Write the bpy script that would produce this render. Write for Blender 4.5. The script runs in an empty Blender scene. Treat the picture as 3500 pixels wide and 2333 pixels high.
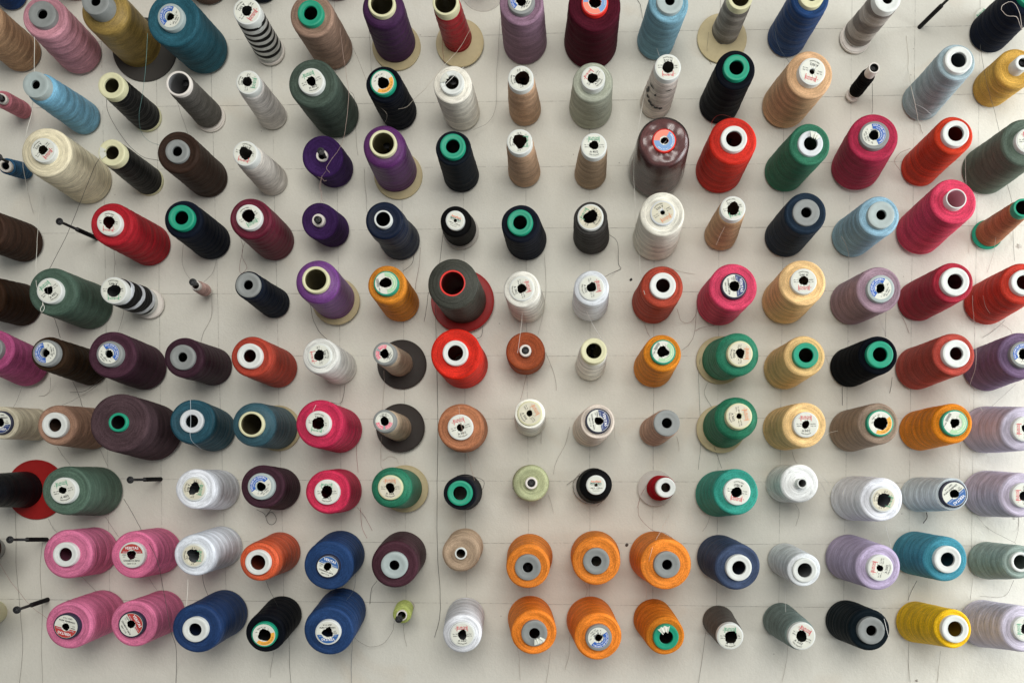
import bpy, bmesh, math, random
from mathutils import Vector, Matrix
random.seed(7)
scene = bpy.context.scene
COL = scene.collection

# ---------------------------------------------------------------- camera
# The wall stands in the XZ plane (y = 0), the spools stick out of it towards -Y.
# V is the point of the photograph (3500 px wide) seen squarely, F the focal length in px.
V = (1890.0, 1607.0); F = 2900.0; D = 1.30; ZC = 1.35
cam_d = bpy.data.cameras.new('camera'); cam = bpy.data.objects.new('camera', cam_d); COL.objects.link(cam)
cam.location = (0, -D, ZC); cam.rotation_euler = (math.radians(90), 0, 0)
cam_d.sensor_fit = 'HORIZONTAL'; cam_d.sensor_width = 36.0
cam_d.lens = 36.0*F/3500.0
cam_d.shift_x = (1750.0-V[0])/3500.0
cam_d.shift_y = (V[1]-1166.5)/3500.0
cam_d.clip_start = 0.05; cam_d.clip_end = 60
scene.camera = cam

# ---------------------------------------------------------------- world, lights, exposure
w = bpy.data.worlds.new('World'); scene.world = w; w.use_nodes = True
bg = w.node_tree.nodes['Background']
bg.inputs[0].default_value = (0.95, 0.98, 1.0, 1); bg.inputs[1].default_value = 0.24
def area(name, loc, target, sx, sy, power, col):
    l = bpy.data.lights.new(name, 'AREA'); l.shape = 'RECTANGLE'; l.size = sx; l.size_y = sy
    l.energy = power; l.color = col
    o = bpy.data.objects.new(name, l); COL.objects.link(o); o.location = loc
    d = Vector(target)-Vector(loc); o.rotation_euler = d.to_track_quat('-Z', 'Y').to_euler()
    return o
area('window_light', (2.15, -0.72, ZC+0.20), (0.2, 0, ZC), 0.9, 1.9, 58, (0.95, 0.985, 1.0))
area('fill_light', (0.15, -2.8, ZC+0.95), (-0.5, 0, ZC-0.1), 1.7, 1.2, 62, (1.0, 0.975, 0.925))  # soft fill added on the camera side to brighten wall and spool faces
vs = scene.view_settings; vs.view_transform = 'Standard'; vs.look = 'None'; vs.exposure = -0.04; vs.gamma = 1.0
try: vs.use_curve_mapping = False
except Exception: pass

# ---------------------------------------------------------------- helpers
def lin(c): return c/12.92 if c <= 0.04045 else ((c+0.055)/1.055)**2.4
def rgb(h, k=1.0):
    h = h.lstrip('#'); return tuple(min(0.9, lin(int(h[i:i+2], 16)/255)*k) for i in (0, 2, 4))+(1,)
TS = 900/2352.0
TX = (0, 866, 1733, 2600); TY = (0, 577, 1155, 1733)
def nat(tile, x, y): return (TX[int(tile[1])]+x*TS, TY[int(tile[0])]+y*TS)
def at(px, py, h):                       # point of the place seen at a photo pixel, h metres off the wall
    k = (D-h)/F
    return Vector(((px-V[0])*k, -h, ZC-(py-V[1])*k))
def put(o, parent=None):
    COL.objects.link(o)
    if parent is not None: o.parent = parent
    return o
def meshobj(name, verts, faces, mat, parent=None, smooth=True, midx=None):
    me = bpy.data.meshes.new(name); me.from_pydata([tuple(v) for v in verts], [], faces)
    for m in (mat if isinstance(mat, (list, tuple)) else [mat]): me.materials.append(m)
    if smooth: me.polygons.foreach_set('use_smooth', [True]*len(me.polygons))
    if midx: me.polygons.foreach_set('material_index', midx)
    me.update()
    return put(bpy.data.objects.new(name, me), parent)
def lathe(name, prof, mat, parent, seg=48, jitter=0.0, close=False, smooth=True, wob=None, sharp=35):
    vs_, fs = [], []
    ph = [random.uniform(0, 6.28) for _ in range(6)]
    for i, (r, z) in enumerate(prof):
        for j in range(seg):
            a = 2*math.pi*j/seg
            rr = r
            if wob and r > 0.004:
                rr += wob*(math.sin(2*a+ph[0]+z*40)+0.6*math.sin(3*a+ph[1]-z*70)+0.4*math.sin(5*a+ph[2]+z*150))
            if jitter: rr += random.gauss(0, jitter)
            vs_.append((rr*math.cos(a), rr*math.sin(a), z))
    n = len(prof)
    for i in range(n-1 if not close else n):
        i2 = (i+1) % n
        for j in range(seg):
            j2 = (j+1) % seg
            fs.append((i*seg+j, i*seg+j2, i2*seg+j2, i2*seg+j))
    o = meshobj(name, vs_, fs, mat, parent, smooth)
    if smooth and sharp:
        me = o.data
        bm = bmesh.new(); bm.from_mesh(me); bmesh.ops.recalc_face_normals(bm, faces=bm.faces)
        lim = math.radians(sharp)
        for e in bm.edges:
            if len(e.link_faces) == 2 and e.calc_face_angle(0) > lim: e.smooth = False
        bm.to_mesh(me); bm.free()
    return o
def tag(o, label, cat, group=None, kind=None):
    if label: o['label'] = label
    if cat: o['category'] = cat
    if group: o['group'] = group
    if kind: o['kind'] = kind
    return o

# ---------------------------------------------------------------- materials
def newmat(name):
    m = bpy.data.materials.new(name); m.use_nodes = True
    nt = m.node_tree; b = nt.nodes['Principled BSDF']
    return m, nt, b
def math_node(nt, op, a, b=None, c=None):
    n = nt.nodes.new('ShaderNodeMath'); n.operation = op
    for i, v in enumerate((a, b, c)):
        if v is None: continue
        if isinstance(v, (int, float)): n.inputs[i].default_value = v
        else: nt.links.new(v, n.inputs[i])
    return n.outputs[0]
def build_thread_group():
    g = bpy.data.node_groups.new('wound_thread', 'ShaderNodeTree')
    g.interface.new_socket('Color', in_out='INPUT', socket_type='NodeSocketColor')
    s = g.interface.new_socket('Bands', in_out='INPUT', socket_type='NodeSocketFloat'); s.default_value = 0.5
    g.interface.new_socket('Color', in_out='OUTPUT', socket_type='NodeSocketColor')
    g.interface.new_socket('Normal', in_out='OUTPUT', socket_type='NodeSocketVector')
    g.interface.new_socket('Seed', in_out='INPUT', socket_type='NodeSocketFloat')
    g.interface.new_socket('Grain', in_out='INPUT', socket_type='NodeSocketFloat')
    gi = g.nodes.new('NodeGroupInput'); go = g.nodes.new('NodeGroupOutput')
    tc = g.nodes.new('ShaderNodeTexCoord'); sx = g.nodes.new('ShaderNodeSeparateXYZ')
    g.links.new(tc.outputs['Object'], sx.inputs[0])
    x, y, z = sx.outputs
    r = math_node(g, 'SQRT', math_node(g, 'ADD', math_node(g, 'MULTIPLY', x, x), math_node(g, 'MULTIPLY', y, y)))
    th = math_node(g, 'ARCTAN2', y, x)
    def comb(a, b, c):
        n = g.nodes.new('ShaderNodeCombineXYZ')
        for i, v in enumerate((a, b, c)): g.links.new(v, n.inputs[i])
        return n.outputs[0]
    st = math_node(g, 'ADD', math_node(g, 'MULTIPLY', math_node(g, 'ADD', x, y), 0.10), math_node(g, 'MULTIPLY', gi.outputs['Seed'], 0.37))
    vec = comb(r, z, st)
    def noise(v, sc, det=2.0, rough=0.6):
        n = g.nodes.new('ShaderNodeTexNoise'); n.inputs['Scale'].default_value = sc; n.inputs['Detail'].default_value = det
        n.inputs['Roughness'].default_value = rough; g.links.new(v, n.inputs['Vector']); return n.outputs['Fac']
    n1 = noise(vec, 1100, 2); n2 = noise(vec, 330, 2)
    # fuzzy, nearly isotropic speckle
    off = g.nodes.new('ShaderNodeVectorMath'); off.operation = 'ADD'; g.links.new(tc.outputs['Object'], off.inputs[0])
    g.links.new(comb(gi.outputs['Seed'], gi.outputs['Seed'], gi.outputs['Seed']), off.inputs[1])
    n3 = noise(off.outputs[0], 650, 3, 0.7); n4 = noise(off.outputs[0], 38, 2)
    # broad bands laid by the traverse of the winder, and the finer crossed lay
    sd = gi.outputs['Seed']
    zz = math_node(g, 'MULTIPLY_ADD', z, 340, math_node(g, 'MULTIPLY', sd, 5.0))
    zz = math_node(g, 'ADD', zz, math_node(g, 'MULTIPLY', math_node(g, 'SINE', math_node(g, 'MULTIPLY', z, 90)), 0.9))
    b1 = math_node(g, 'SINE', math_node(g, 'ADD', zz, math_node(g, 'MULTIPLY', math_node(g, 'SINE', math_node(g, 'ADD', th, sd)), 0.7)))
    b1 = math_node(g, 'MAXIMUM', math_node(g, 'MINIMUM', math_node(g, 'MULTIPLY', b1, 2.6), 1.0), -1.0)
    def helix(k, m):
        return math_node(g, 'SINE', math_node(g, 'ADD', math_node(g, 'MULTIPLY', z, k), math_node(g, 'MULTIPLY', th, m)))
    hx = math_node(g, 'MULTIPLY', math_node(g, 'ADD', b1, math_node(g, 'MULTIPLY', math_node(g, 'MULTIPLY', helix(830, 2.0), helix(830, -2.0)), 0.5)), gi.outputs['Bands'])
    def mr(v, k, o): return math_node(g, 'MULTIPLY_ADD', v, k, o)
    f = math_node(g, 'MULTIPLY', mr(n1, 0.9, 0.55), mr(n2, 1.0, 0.50))
    f = math_node(g, 'MULTIPLY', f, math_node(g, 'MULTIPLY_ADD', math_node(g, 'SUBTRACT', n3, 0.5), gi.outputs['Grain'], 1.0))
    f = math_node(g, 'MULTIPLY', f, mr(n4, 0.5, 0.75))
    f = math_node(g, 'MULTIPLY', f, mr(hx, 0.075, 1.0))
    vm = g.nodes.new('ShaderNodeVectorMath'); vm.operation = 'SCALE'
    g.links.new(gi.outputs['Color'], vm.inputs[0]); g.links.new(f, vm.inputs['Scale'])
    g.links.new(vm.outputs[0], go.inputs['Color'])
    hgt = math_node(g, 'ADD', math_node(g, 'ADD', math_node(g, 'MULTIPLY', n1, 0.7), math_node(g, 'MULTIPLY', n3, 0.6)), math_node(g, 'MULTIPLY', hx, 0.25))
    bp = g.nodes.new('ShaderNodeBump'); bp.inputs['Strength'].default_value = 0.5; bp.inputs['Distance'].default_value = 0.0007
    g.links.new(hgt, bp.inputs['Height']); g.links.new(bp.outputs[0], go.inputs['Normal'])
    return g
TG = build_thread_group()
def thread_mat(name, hexc, shine=0.0, bands=1.0, k=1.18, dark=None, stripe=None):
    mxc = max(rgb(hexc)[:3]); k *= 0.66+0.17*min(1.0, mxc/0.35)+0.10*min(1.0, min(rgb(hexc)[:3])/0.5)
    m, nt, b = newmat(name)
    g = nt.nodes.new('ShaderNodeGroup'); g.node_tree = TG
    g.inputs['Color'].default_value = rgb(hexc, k); g.inputs['Bands'].default_value = bands
    g.inputs['Seed'].default_value = random.uniform(0, 9); g.inputs['Grain'].default_value = 1.6-1.1*min(1.0, min(rgb(hexc)[:3])/0.4)
    if stripe:      # variegated thread: second colour laid in slanting bands
        tc = nt.nodes.new('ShaderNodeTexCoord'); sx = nt.nodes.new('ShaderNodeSeparateXYZ'); nt.links.new(tc.outputs['Object'], sx.inputs[0])
        x, y, z = sx.outputs
        th = math_node(nt, 'ARCTAN2', y, x)
        hexb, kz, mm, thr, soft = stripe
        nn = nt.nodes.new('ShaderNodeTexNoise'); nn.inputs['Scale'].default_value = 45; nt.links.new(tc.outputs['Object'], nn.inputs['Vector'])
        s = math_node(nt, 'SINE', math_node(nt, 'ADD', math_node(nt, 'ADD', math_node(nt, 'MULTIPLY', z, kz), math_node(nt, 'MULTIPLY', math_node(nt, 'SINE', th), mm)), math_node(nt, 'MULTIPLY', nn.outputs['Fac'], 1.6)))
        mx = nt.nodes.new('ShaderNodeMix'); mx.data_type = 'RGBA'
        rr = nt.nodes.new('ShaderNodeMapRange'); rr.inputs[1].default_value = thr-soft; rr.inputs[2].default_value = thr+soft
        nt.links.new(s, rr.inputs[0]); nt.links.new(rr.outputs[0], mx.inputs[0])
        mx.inputs[6].default_value = rgb(hexc, k); mx.inputs[7].default_value = rgb(hexb, k)
        nt.links.new(mx.outputs[2], g.inputs['Color'])
    nt.links.new(g.outputs['Color'], b.inputs['Base Color']); nt.links.new(g.outputs['Normal'], b.inputs['Normal'])
    b.inputs['Roughness'].default_value = 0.68-0.30*shine
    b.inputs['Specular IOR Level'].default_value = (0.03+0.32*shine*shine)*(0.35+min(0.65, 3*max(rgb(hexc)[:3])))
    b.inputs['Sheen Weight'].default_value = 0.0*max(rgb(hexc)[:3]); b.inputs['Sheen Roughness'].default_value = 0.4
    return m
def plastic(name, hexc, rough=0.42, k=1.1, sub=0.0, scuff=0.12):
    m, nt, b = newmat(name)
    tc = nt.nodes.new('ShaderNodeTexCoord'); n = nt.nodes.new('ShaderNodeTexNoise'); n.inputs['Scale'].default_value = 170; n.inputs['Detail'].default_value = 4
    nt.links.new(tc.outputs['Object'], n.inputs['Vector'])
    mx = nt.nodes.new('ShaderNodeMix'); mx.data_type = 'RGBA'; c = rgb(hexc, k)
    mx.inputs[6].default_value = tuple(v*(1-scuff) for v in c[:3])+(1,); mx.inputs[7].default_value = tuple(min(0.9, v*(1+scuff)) for v in c[:3])+(1,)
    nt.links.new(n.outputs['Fac'], mx.inputs[0]); nt.links.new(mx.outputs[2], b.inputs['Base Color'])
    mr = nt.nodes.new('ShaderNodeMapRange'); mr.inputs[3].default_value = rough-0.1; mr.inputs[4].default_value = rough+0.15
    nt.links.new(n.outputs['Fac'], mr.inputs[0]); nt.links.new(mr.outputs[0], b.inputs['Roughness'])
    b.inputs['Specular IOR Level'].default_value = 0.3
    bp = nt.nodes.new('ShaderNodeBump'); bp.inputs['Strength'].default_value = 0.12; bp.inputs['Distance'].default_value = 0.0005
    nt.links.new(n.outputs['Fac'], bp.inputs['Height']); nt.links.new(bp.outputs[0], b.inputs['Normal'])
    if sub: b.inputs['Subsurface Weight'].default_value = sub; b.inputs['Subsurface Radius'].default_value = (0.01, 0.008, 0.006); b.inputs['Subsurface Scale'].default_value = 0.3
    return m
PL = {
 'gray': plastic('grey_plastic', '7d807e'), 'lgray': plastic('pale_grey_plastic', '9aa5a3'), 'green': plastic('green_plastic', '1a8a6c'),
 'white': plastic('white_plastic', 'd2d5d0', k=1.0), 'cream': plastic('cream_plastic', 'cfcca6', k=1.0), 'red': plastic('red_plastic', 'cf2a22'),
 'dred': plastic('red_flange_plastic', '8c1412'), 'navy': plastic('navy_plastic', '232638'), 'brown': plastic('dark_brown_plastic', '2b2521', 0.6),
 'dgray': plastic('charcoal_plastic', '3a3733', 0.6), 'tan': plastic('beige_flange_plastic', 'b9ab85', k=1.0),
 'card': plastic('white_cardboard', 'd2ccc4', 0.8), 'frost': plastic('frosted_plastic', 'c9c4bc', 0.35),
 'milk': plastic('milky_plastic', 'c2c6c8', 0.35),
}
for kf, al in (('frost', 0.55),):
    PL[kf].node_tree.nodes['Principled BSDF'].inputs['Alpha'].default_value = al
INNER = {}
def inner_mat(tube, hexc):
    # the inside of the tubes: shade painted in; translucent plastic takes the thread's tint
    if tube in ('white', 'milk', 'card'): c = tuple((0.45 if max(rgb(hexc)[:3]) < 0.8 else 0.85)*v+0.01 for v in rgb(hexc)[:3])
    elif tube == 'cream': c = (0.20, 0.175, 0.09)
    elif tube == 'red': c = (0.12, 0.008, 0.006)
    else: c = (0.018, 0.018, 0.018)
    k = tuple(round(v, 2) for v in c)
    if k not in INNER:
        m, nt, b = newmat('shaded_tube_inside'); b.inputs['Base Color'].default_value = c+(1,); b.inputs['Roughness'].default_value = 0.5; INNER[k] = m
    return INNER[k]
INK = {}
def ink(hexc):
    if hexc not in INK:
        m, nt, b = newmat('ink_'+hexc); b.inputs['Base Color'].default_value = rgb(hexc, 1.1); b.inputs['Roughness'].default_value = 0.6
        INK[hexc] = m
    return INK[hexc]
PAPER = plastic('label_paper', 'd4d5c9', 0.65, k=1.0, scuff=0.06)
PAPER_W = plastic('cream_label_paper', 'cec9b4', 0.65, k=1.0, scuff=0.06)
METAL, _nt, _b = newmat('blackened_steel'); _b.inputs['Base Color'].default_value = (0.012, 0.012, 0.013, 1); _b.inputs['Specular IOR Level'].default_value = 0.3; _b.inputs['Roughness'].default_value = 0.5

# ---------------------------------------------------------------- the wall
def wall_mat():
    m, nt, b = newmat('painted_board')
    tc = nt.nodes.new('ShaderNodeTexCoord')
    def noise(sc, det=3, rough=0.6, dist=0):
        n = nt.nodes.new('ShaderNodeTexNoise'); n.inputs['Scale'].default_value = sc; n.inputs['Detail'].default_value = det
        n.inputs['Roughness'].default_value = rough; n.inputs['Distortion'].default_value = dist
        nt.links.new(tc.outputs['Object'], n.inputs['Vector']); return n.outputs['Fac']
    big = noise(2.2, 3); mid = noise(14, 4); fine = noise(330, 4, 0.65); fine2 = noise(90, 3)
    r1 = nt.nodes.new('ShaderNodeValToRGB'); r1.color_ramp.elements[0].position = 0.3; r1.color_ramp.elements[1].position = 0.75
    r1.color_ramp.elements[0].color = (0.60, 0.58, 0.505, 1); r1.color_ramp.elements[1].color = (0.67, 0.66, 0.595, 1)
    mixv = math_node(nt, 'ADD', math_node(nt, 'MULTIPLY', big, 0.6), math_node(nt, 'MULTIPLY', mid, 0.4)); nt.links.new(mixv, r1.inputs[0])
    # yellowish smudges
    r2 = nt.nodes.new('ShaderNodeMapRange'); r2.inputs[1].default_value = 0.63; r2.inputs[2].default_value = 0.78; r2.inputs[4].default_value = 0.35
    nt.links.new(noise(9, 2, 0.5, 1.0), r2.inputs[0])
    mx = nt.nodes.new('ShaderNodeMix'); mx.data_type = 'RGBA'; nt.links.new(r2.outputs[0], mx.inputs[0]); nt.links.new(r1.outputs[0], mx.inputs[6])
    mx.inputs[7].default_value = (0.60, 0.52, 0.41, 1)
    # small dark specks
    vo = nt.nodes.new('ShaderNodeTexVoronoi'); vo.inputs['Scale'].default_value = 26; nt.links.new(tc.outputs['Object'], vo.inputs['Vector'])
    rs = nt.nodes.new('ShaderNodeMapRange'); rs.inputs[1].default_value = 0.014; rs.inputs[2].default_value = 0.034; rs.inputs[3].default_value = 0.6; rs.inputs[4].default_value = 0.0
    nt.links.new(vo.outputs['Distance'], rs.inputs[0])
    mx2 = nt.nodes.new('ShaderNodeMix'); mx2.data_type = 'RGBA'; nt.links.new(rs.outputs[0], mx2.inputs[0]); nt.links.new(mx.outputs[2], mx2.inputs[6]); mx2.inputs[7].default_value = (0.2, 0.17, 0.15, 1)
    sp = nt.nodes.new('ShaderNodeVectorMath'); sp.operation = 'SCALE'; nt.links.new(mx2.outputs[2], sp.inputs[0])
    nt.links.new(math_node(nt, 'MULTIPLY_ADD', fine, 0.16, 0.92), sp.inputs['Scale'])
    nt.links.new(sp.outputs[0], b.inputs['Base Color']); b.inputs['Roughness'].default_value = 0.75; b.inputs['Specular IOR Level'].default_value = 0.12
    bp = nt.nodes.new('ShaderNodeBump'); bp.inputs['Strength'].default_value = 0.55; bp.inputs['Distance'].default_value = 0.0012
    nt.links.new(math_node(nt, 'ADD', math_node(nt, 'MULTIPLY', fine, 0.5), math_node(nt, 'MULTIPLY', fine2, 1.0)), bp.inputs['Height'])
    bp2 = nt.nodes.new('ShaderNodeBump'); bp2.inputs['Strength'].default_value = 0.5; bp2.inputs['Distance'].default_value = 0.006
    nt.links.new(noise(7, 2), bp2.inputs['Height']); nt.links.new(bp.outputs[0], bp2.inputs['Normal'])
    nt.links.new(bp2.outputs[0], b.inputs['Normal'])
    return m
wall = meshobj('wall', [(-2.2, 0, 0), (2.2, 0, 0), (2.2, 0, 2.9), (-2.2, 0, 2.9), (-2.2, 0.03, 0), (2.2, 0.03, 0), (2.2, 0.03, 2.9), (-2.2, 0.03, 2.9)],
               [(0, 1, 2, 3), (5, 4, 7, 6), (4, 0, 3, 7), (1, 5, 6, 2), (3, 2, 6, 7), (4, 5, 1, 0)], wall_mat(), smooth=False)
wall['kind'] = 'structure'
def pencil_mat():
    m, nt, b = newmat('pencil'); b.inputs['Base Color'].default_value = (0.13, 0.12, 0.11, 1); b.inputs['Roughness'].default_value = 0.7
    tc = nt.nodes.new('ShaderNodeTexCoord'); n = nt.nodes.new('ShaderNodeTexNoise'); n.inputs['Scale'].default_value = 160; n.inputs['Detail'].default_value = 3
    n2 = nt.nodes.new('ShaderNodeTexNoise'); n2.inputs['Scale'].default_value = 9
    for q in (n, n2): nt.links.new(tc.outputs['Object'], q.inputs['Vector'])
    r = nt.nodes.new('ShaderNodeMapRange'); r.inputs[1].default_value = 0.75; r.inputs[2].default_value = 1.25; r.inputs[3].default_value = 0.0; r.inputs[4].default_value = 0.42
    nt.links.new(math_node(nt, 'ADD', n.outputs['Fac'], n2.outputs['Fac']), r.inputs[0]); nt.links.new(r.outputs[0], b.inputs['Alpha'])
    return m
def pencil():
    vs_, fs = [], []
    def seg(a, b, wd=0.00042):
        a = at(a[0], a[1], 0); b = at(b[0], b[1], 0); d = (b-a); n = Vector((-d.z, 0, d.x)).normalized()
        N = max(2, int(d.length/0.03)); prev = None; off = 0.0
        for i in range(N+1):
            p = a+d*(i/N)+n*off; off = max(-0.0012, min(0.0012, off+random.gauss(0, 0.00025)))
            i0 = len(vs_); y = -0.0004
            vs_.append((p.x+n.x*wd, y, p.z+n.z*wd)); vs_.append((p.x-n.x*wd, y, p.z-n.z*wd))
            if prev is not None: fs.append((prev, prev+1, i0+1, i0))
            prev = i0
    # rows: y at x = 0 / 1750 / 3500
    rows = [(-85, -112, -140), (152, 118, 88), (372, 349, 320), (584, 572, 545), (801, 781, 769), (1003, 999, 995), (1218, 1217, 1216), (1428, 1430, 1432), (1632, 1641, 1648), (1840, 1853, 1868), (2046, 2064, 2080)]
    for a, b, c in rows:
        seg((-40, a), (1750, b)); seg((1750, b), (3540, c))
    cols = [(345, 375), (532, 555), (715, 773), (926, 968), (1146, 1170), (1368, 1386), (1579, 1594), (1793, 1807), (2015, 2015), (2240, 2230), (2462, 2448), (2683, 2663), (2910, 2882), (3128, 3106), (3350, 3320)]
    for a, b in cols: seg((a+(a-b)*0.1, -150), (b, 2060+random.uniform(-20, 60)))
    return meshobj('pencil_grid', vs_, fs, pencil_mat(), wall, smooth=False)
pencil()
# ---------------------------------------------------------------- printed labels
_txt = {}
def text_geo(s):
    if s not in _txt:
        c = bpy.data.curves.new('t', 'FONT'); c.body = s; c.size = 1.0; c.align_x = 'CENTER'; c.align_y = 'CENTER'; c.resolution_u = 2
        c.offset = 0.012
        o = bpy.data.objects.new('t', c); COL.objects.link(o); bpy.context.view_layer.update()
        me = bpy.data.meshes.new_from_object(o.evaluated_get(bpy.context.evaluated_depsgraph_get()))
        vs_ = [(v.co.x, v.co.y) for v in me.vertices]; fs = [tuple(p.vertices) for p in me.polygons]
        bpy.data.objects.remove(o); bpy.data.curves.remove(c); bpy.data.meshes.remove(me)
        _txt[s] = (vs_, fs)
    return _txt[s]
class Print:                                    # 2-D print on the label disc of radius 1, top = +Y
    def __init__(s): s.v = []; s.f = []; s.m = []; s.mats = []
    def _mi(s, h):
        if h not in s.mats: s.mats.append(h)
        return s.mats.index(h)
    def add(s, vs_, fs, h, z=0.0):
        o = len(s.v); s.v += [(x, y, z) for x, y in vs_]; s.f += [tuple(i+o for i in f) for f in fs]; s.m += [s._mi(h)]*len(fs)
    def text(s, t, x, y, size, h, rot=0.0, z=0.0, sx=1.0):
        vs_, fs = text_geo(t); c, n = math.cos(rot), math.sin(rot)
        s.add([(x+(a*sx*c-b*n)*size, y+(a*sx*n+b*c)*size) for a, b in vs_], fs, h, z)
    def arc(s, t, R, a0, size, h, inward=False, z=0.0, sx=1.0):      # a0: centre angle in degrees
        vs_, fs = text_geo(t); a0 = math.radians(a0); out = []
        for a, b in vs_:
            if inward: th = a0+a*sx*size/R; rr = R-b*size
            else: th = a0-a*sx*size/R; rr = R+b*size
            out.append((rr*math.cos(th), rr*math.sin(th)))
        s.add(out, fs, h, z)
    def rect(s, x0, y0, x1, y1, h, z=0.0): s.add([(x0, y0), (x1, y0), (x1, y1), (x0, y1)], [(0, 1, 2, 3)], h, z)
    def sector(s, a0, a1, r0, r1, h, z=0.0):
        n = 18; vs_ = []; fs = []
        for i in range(n+1):
            a = math.radians(a0+(a1-a0)*i/n)
            vs_ += [(r0*math.cos(a), r0*math.sin(a)), (r1*math.cos(a), r1*math.sin(a))]
            if i: k = 2*i; fs.append((k-2, k-1, k+1, k))
        s.add(vs_, fs, h, z)
    def segment(s, y0, r, h, z=0.0):            # part of the disc above y0
        a = math.asin(y0/r); n = 20; vs_ = []
        for i in range(n+1):
            t = a+(math.pi-2*a)*i/n; vs_.append((r*math.cos(t), r*math.sin(t)))
        s.add(vs_, [tuple(range(n+1))], h, z)
DK = '2e3134'
def print_label(kind, rin):
    band, let = Print(), Print(); q = rin+0.03
    if kind in ('er', 'eg', 'eo'):
        c = {'er': 'c4474f', 'eg': '4f9a77', 'eo': 'd38a60'}[kind]
        let.rect(-0.45, 0.50, 0.45, 0.545, c); let.rect(-0.48, 0.32, -0.43, 0.80, c); let.rect(0.43, 0.32, 0.48, 0.80, c)
        let.text('EURON', 0, 0.665, 0.24, c, sx=1.05); let.text('°', 0.40, 0.80, 0.16, c); let.text('*', -0.6, 0.52, 0.22, c)
        let.text('No. 140', -0.62, 0.06, 0.13, DK); let.text('5000 m', -0.62, -0.13, 0.13, DK)
        let.text('Lot 7/06', 0.62, 0.06, 0.13, DK); let.text('Col.', 0.52, -0.13, 0.13, DK); let.text('1 36', 0.76, -0.12, 0.13, DK)
        let.text('A 50/2' if kind != 'eg' else 'A 40/2', 0, -0.55, 0.27, DK); let.arc('100% Polyester', 0.84, -90, 0.15, DK, inward=True)
    elif kind == 'cy':
        band.sector(5, 175, max(0.5, q), 0.97, '1d55a4')
        let.arc('ОАО «ПНК ИМ. КИРОВА»', 0.82, 90, 0.215, 'e8ecf0', sx=0.86); let.arc('«НИТКИ ШВЕЙНЫЕ»', 0.62, 90, 0.13, 'd5dde8')
        let.text('УН. 5010', 0, -0.80, 0.17, DK); let.text('60/2  5000 М', 0, -0.60, 0.17, DK); let.text('4', -0.62, -0.42, 0.16, DK); let.text('ДМ', 0.66, -0.38, 0.13, DK)
    elif kind == 'pk':
        band.sector(12, 80, max(0.5, q), 0.95, 'd86a7c'); band.sector(100, 168, max(0.5, q), 0.95, 'd86a7c'); band.sector(80, 100, max(0.5, q), 0.95, '8b9494')
        let.arc('КИРОВА»', 0.80, 45, 0.18, 'f2dcdc'); let.arc('ОАО «ПНК', 0.80, 135, 0.18, 'f2dcdc'); let.arc('ШВЕЙ', 0.61, 45, 0.12, 'f2dcdc'); let.arc('НИТКИ', 0.61, 135, 0.12, 'f2dcdc')
        let.text('12 ЛШ  5000 М', 0, -0.60, 0.16, DK); let.text('ЦВ. 5202', 0, -0.80, 0.16, DK)
    elif kind in ('vb', 'vr', 'vn'):
        c = {'vb': '2a5a94', 'vr': 'a8352f', 'vn': '2b3a68'}[kind]
        band.segment(0.16, 0.97, c)
        let.text('VERITAS', 0, 0.60, 0.34, 'eceff0', sx=0.95); let.text('WELCOME', -0.52, 0.27, 0.11, 'c8d2de'); let.text('SINCE FOX', 0.52, 0.27, 0.11, 'c8d2de')
        let.text('5000м', -0.62, 0.02, 0.15, DK); let.text('ПЭ', -0.64, -0.17, 0.15, DK); let.text('Швейные нити', 0, -0.48, 0.2, DK, sx=1.0); let.text('Цвет 3 5 8', 0, -0.74, 0.17, DK)
    elif kind == 'ma':
        let.text('Aeroflock', 0.0, 0.42, 0.36, 'd9714b', sx=0.85); let.text('MADEIRA', 0, 0.17, 0.34, '2f6a5c', sx=0.95)
        for i, t in enumerate(('100% Polyester Bauschgarn', '', '1 000 m · 1 100 yds', 'Made in Germany', 'Textured thread')):
            if t: let.text(t, 0, -0.03-0.17*i, 0.19 if i == 2 else 0.12, DK if i == 2 else '7d8080')
    elif kind == 'or':
        band.sector(-165, -15, max(0.62, q), 0.95, 'e2a23c')
        let.arc('Coats Astra Tex 27', 0.80, -90, 0.17, '7a5a2a', inward=True); let.text('5000 m', 0.0, 0.72, 0.15, DK); let.text('120', 0.42, 0.55, 0.13, DK); let.text('Tkt', -0.42, 0.55, 0.13, DK)
    elif kind == 'pg':
        band.sector(0, 180, max(0.62, q), 0.95, '9cc29a'); let.arc('Coats Epic poly·poly', 0.78, 90, 0.16, 'e6edcf')
        for i in range(9): let.rect(-0.5+i*0.085, -0.84, -0.46+i*0.085, -0.6, '3a3d40')
        let.text('5000 m', 0.52, -0.66, 0.14, DK)
    elif kind == 'rb':
        band.sector(30, 150, max(0.45, q), 0.97, 'e07f68'); band.sector(150, 390, max(0.45, q), 0.97, '6f93bd')
        let.arc('ANCTPEAM', 0.84, -30, 0.19, 'dfe8f0', inward=True, sx=1.3); let.arc('5000 m  No 40/2', 0.84, -130, 0.15, 'cddbe8', inward=True)
    return band, let
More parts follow.
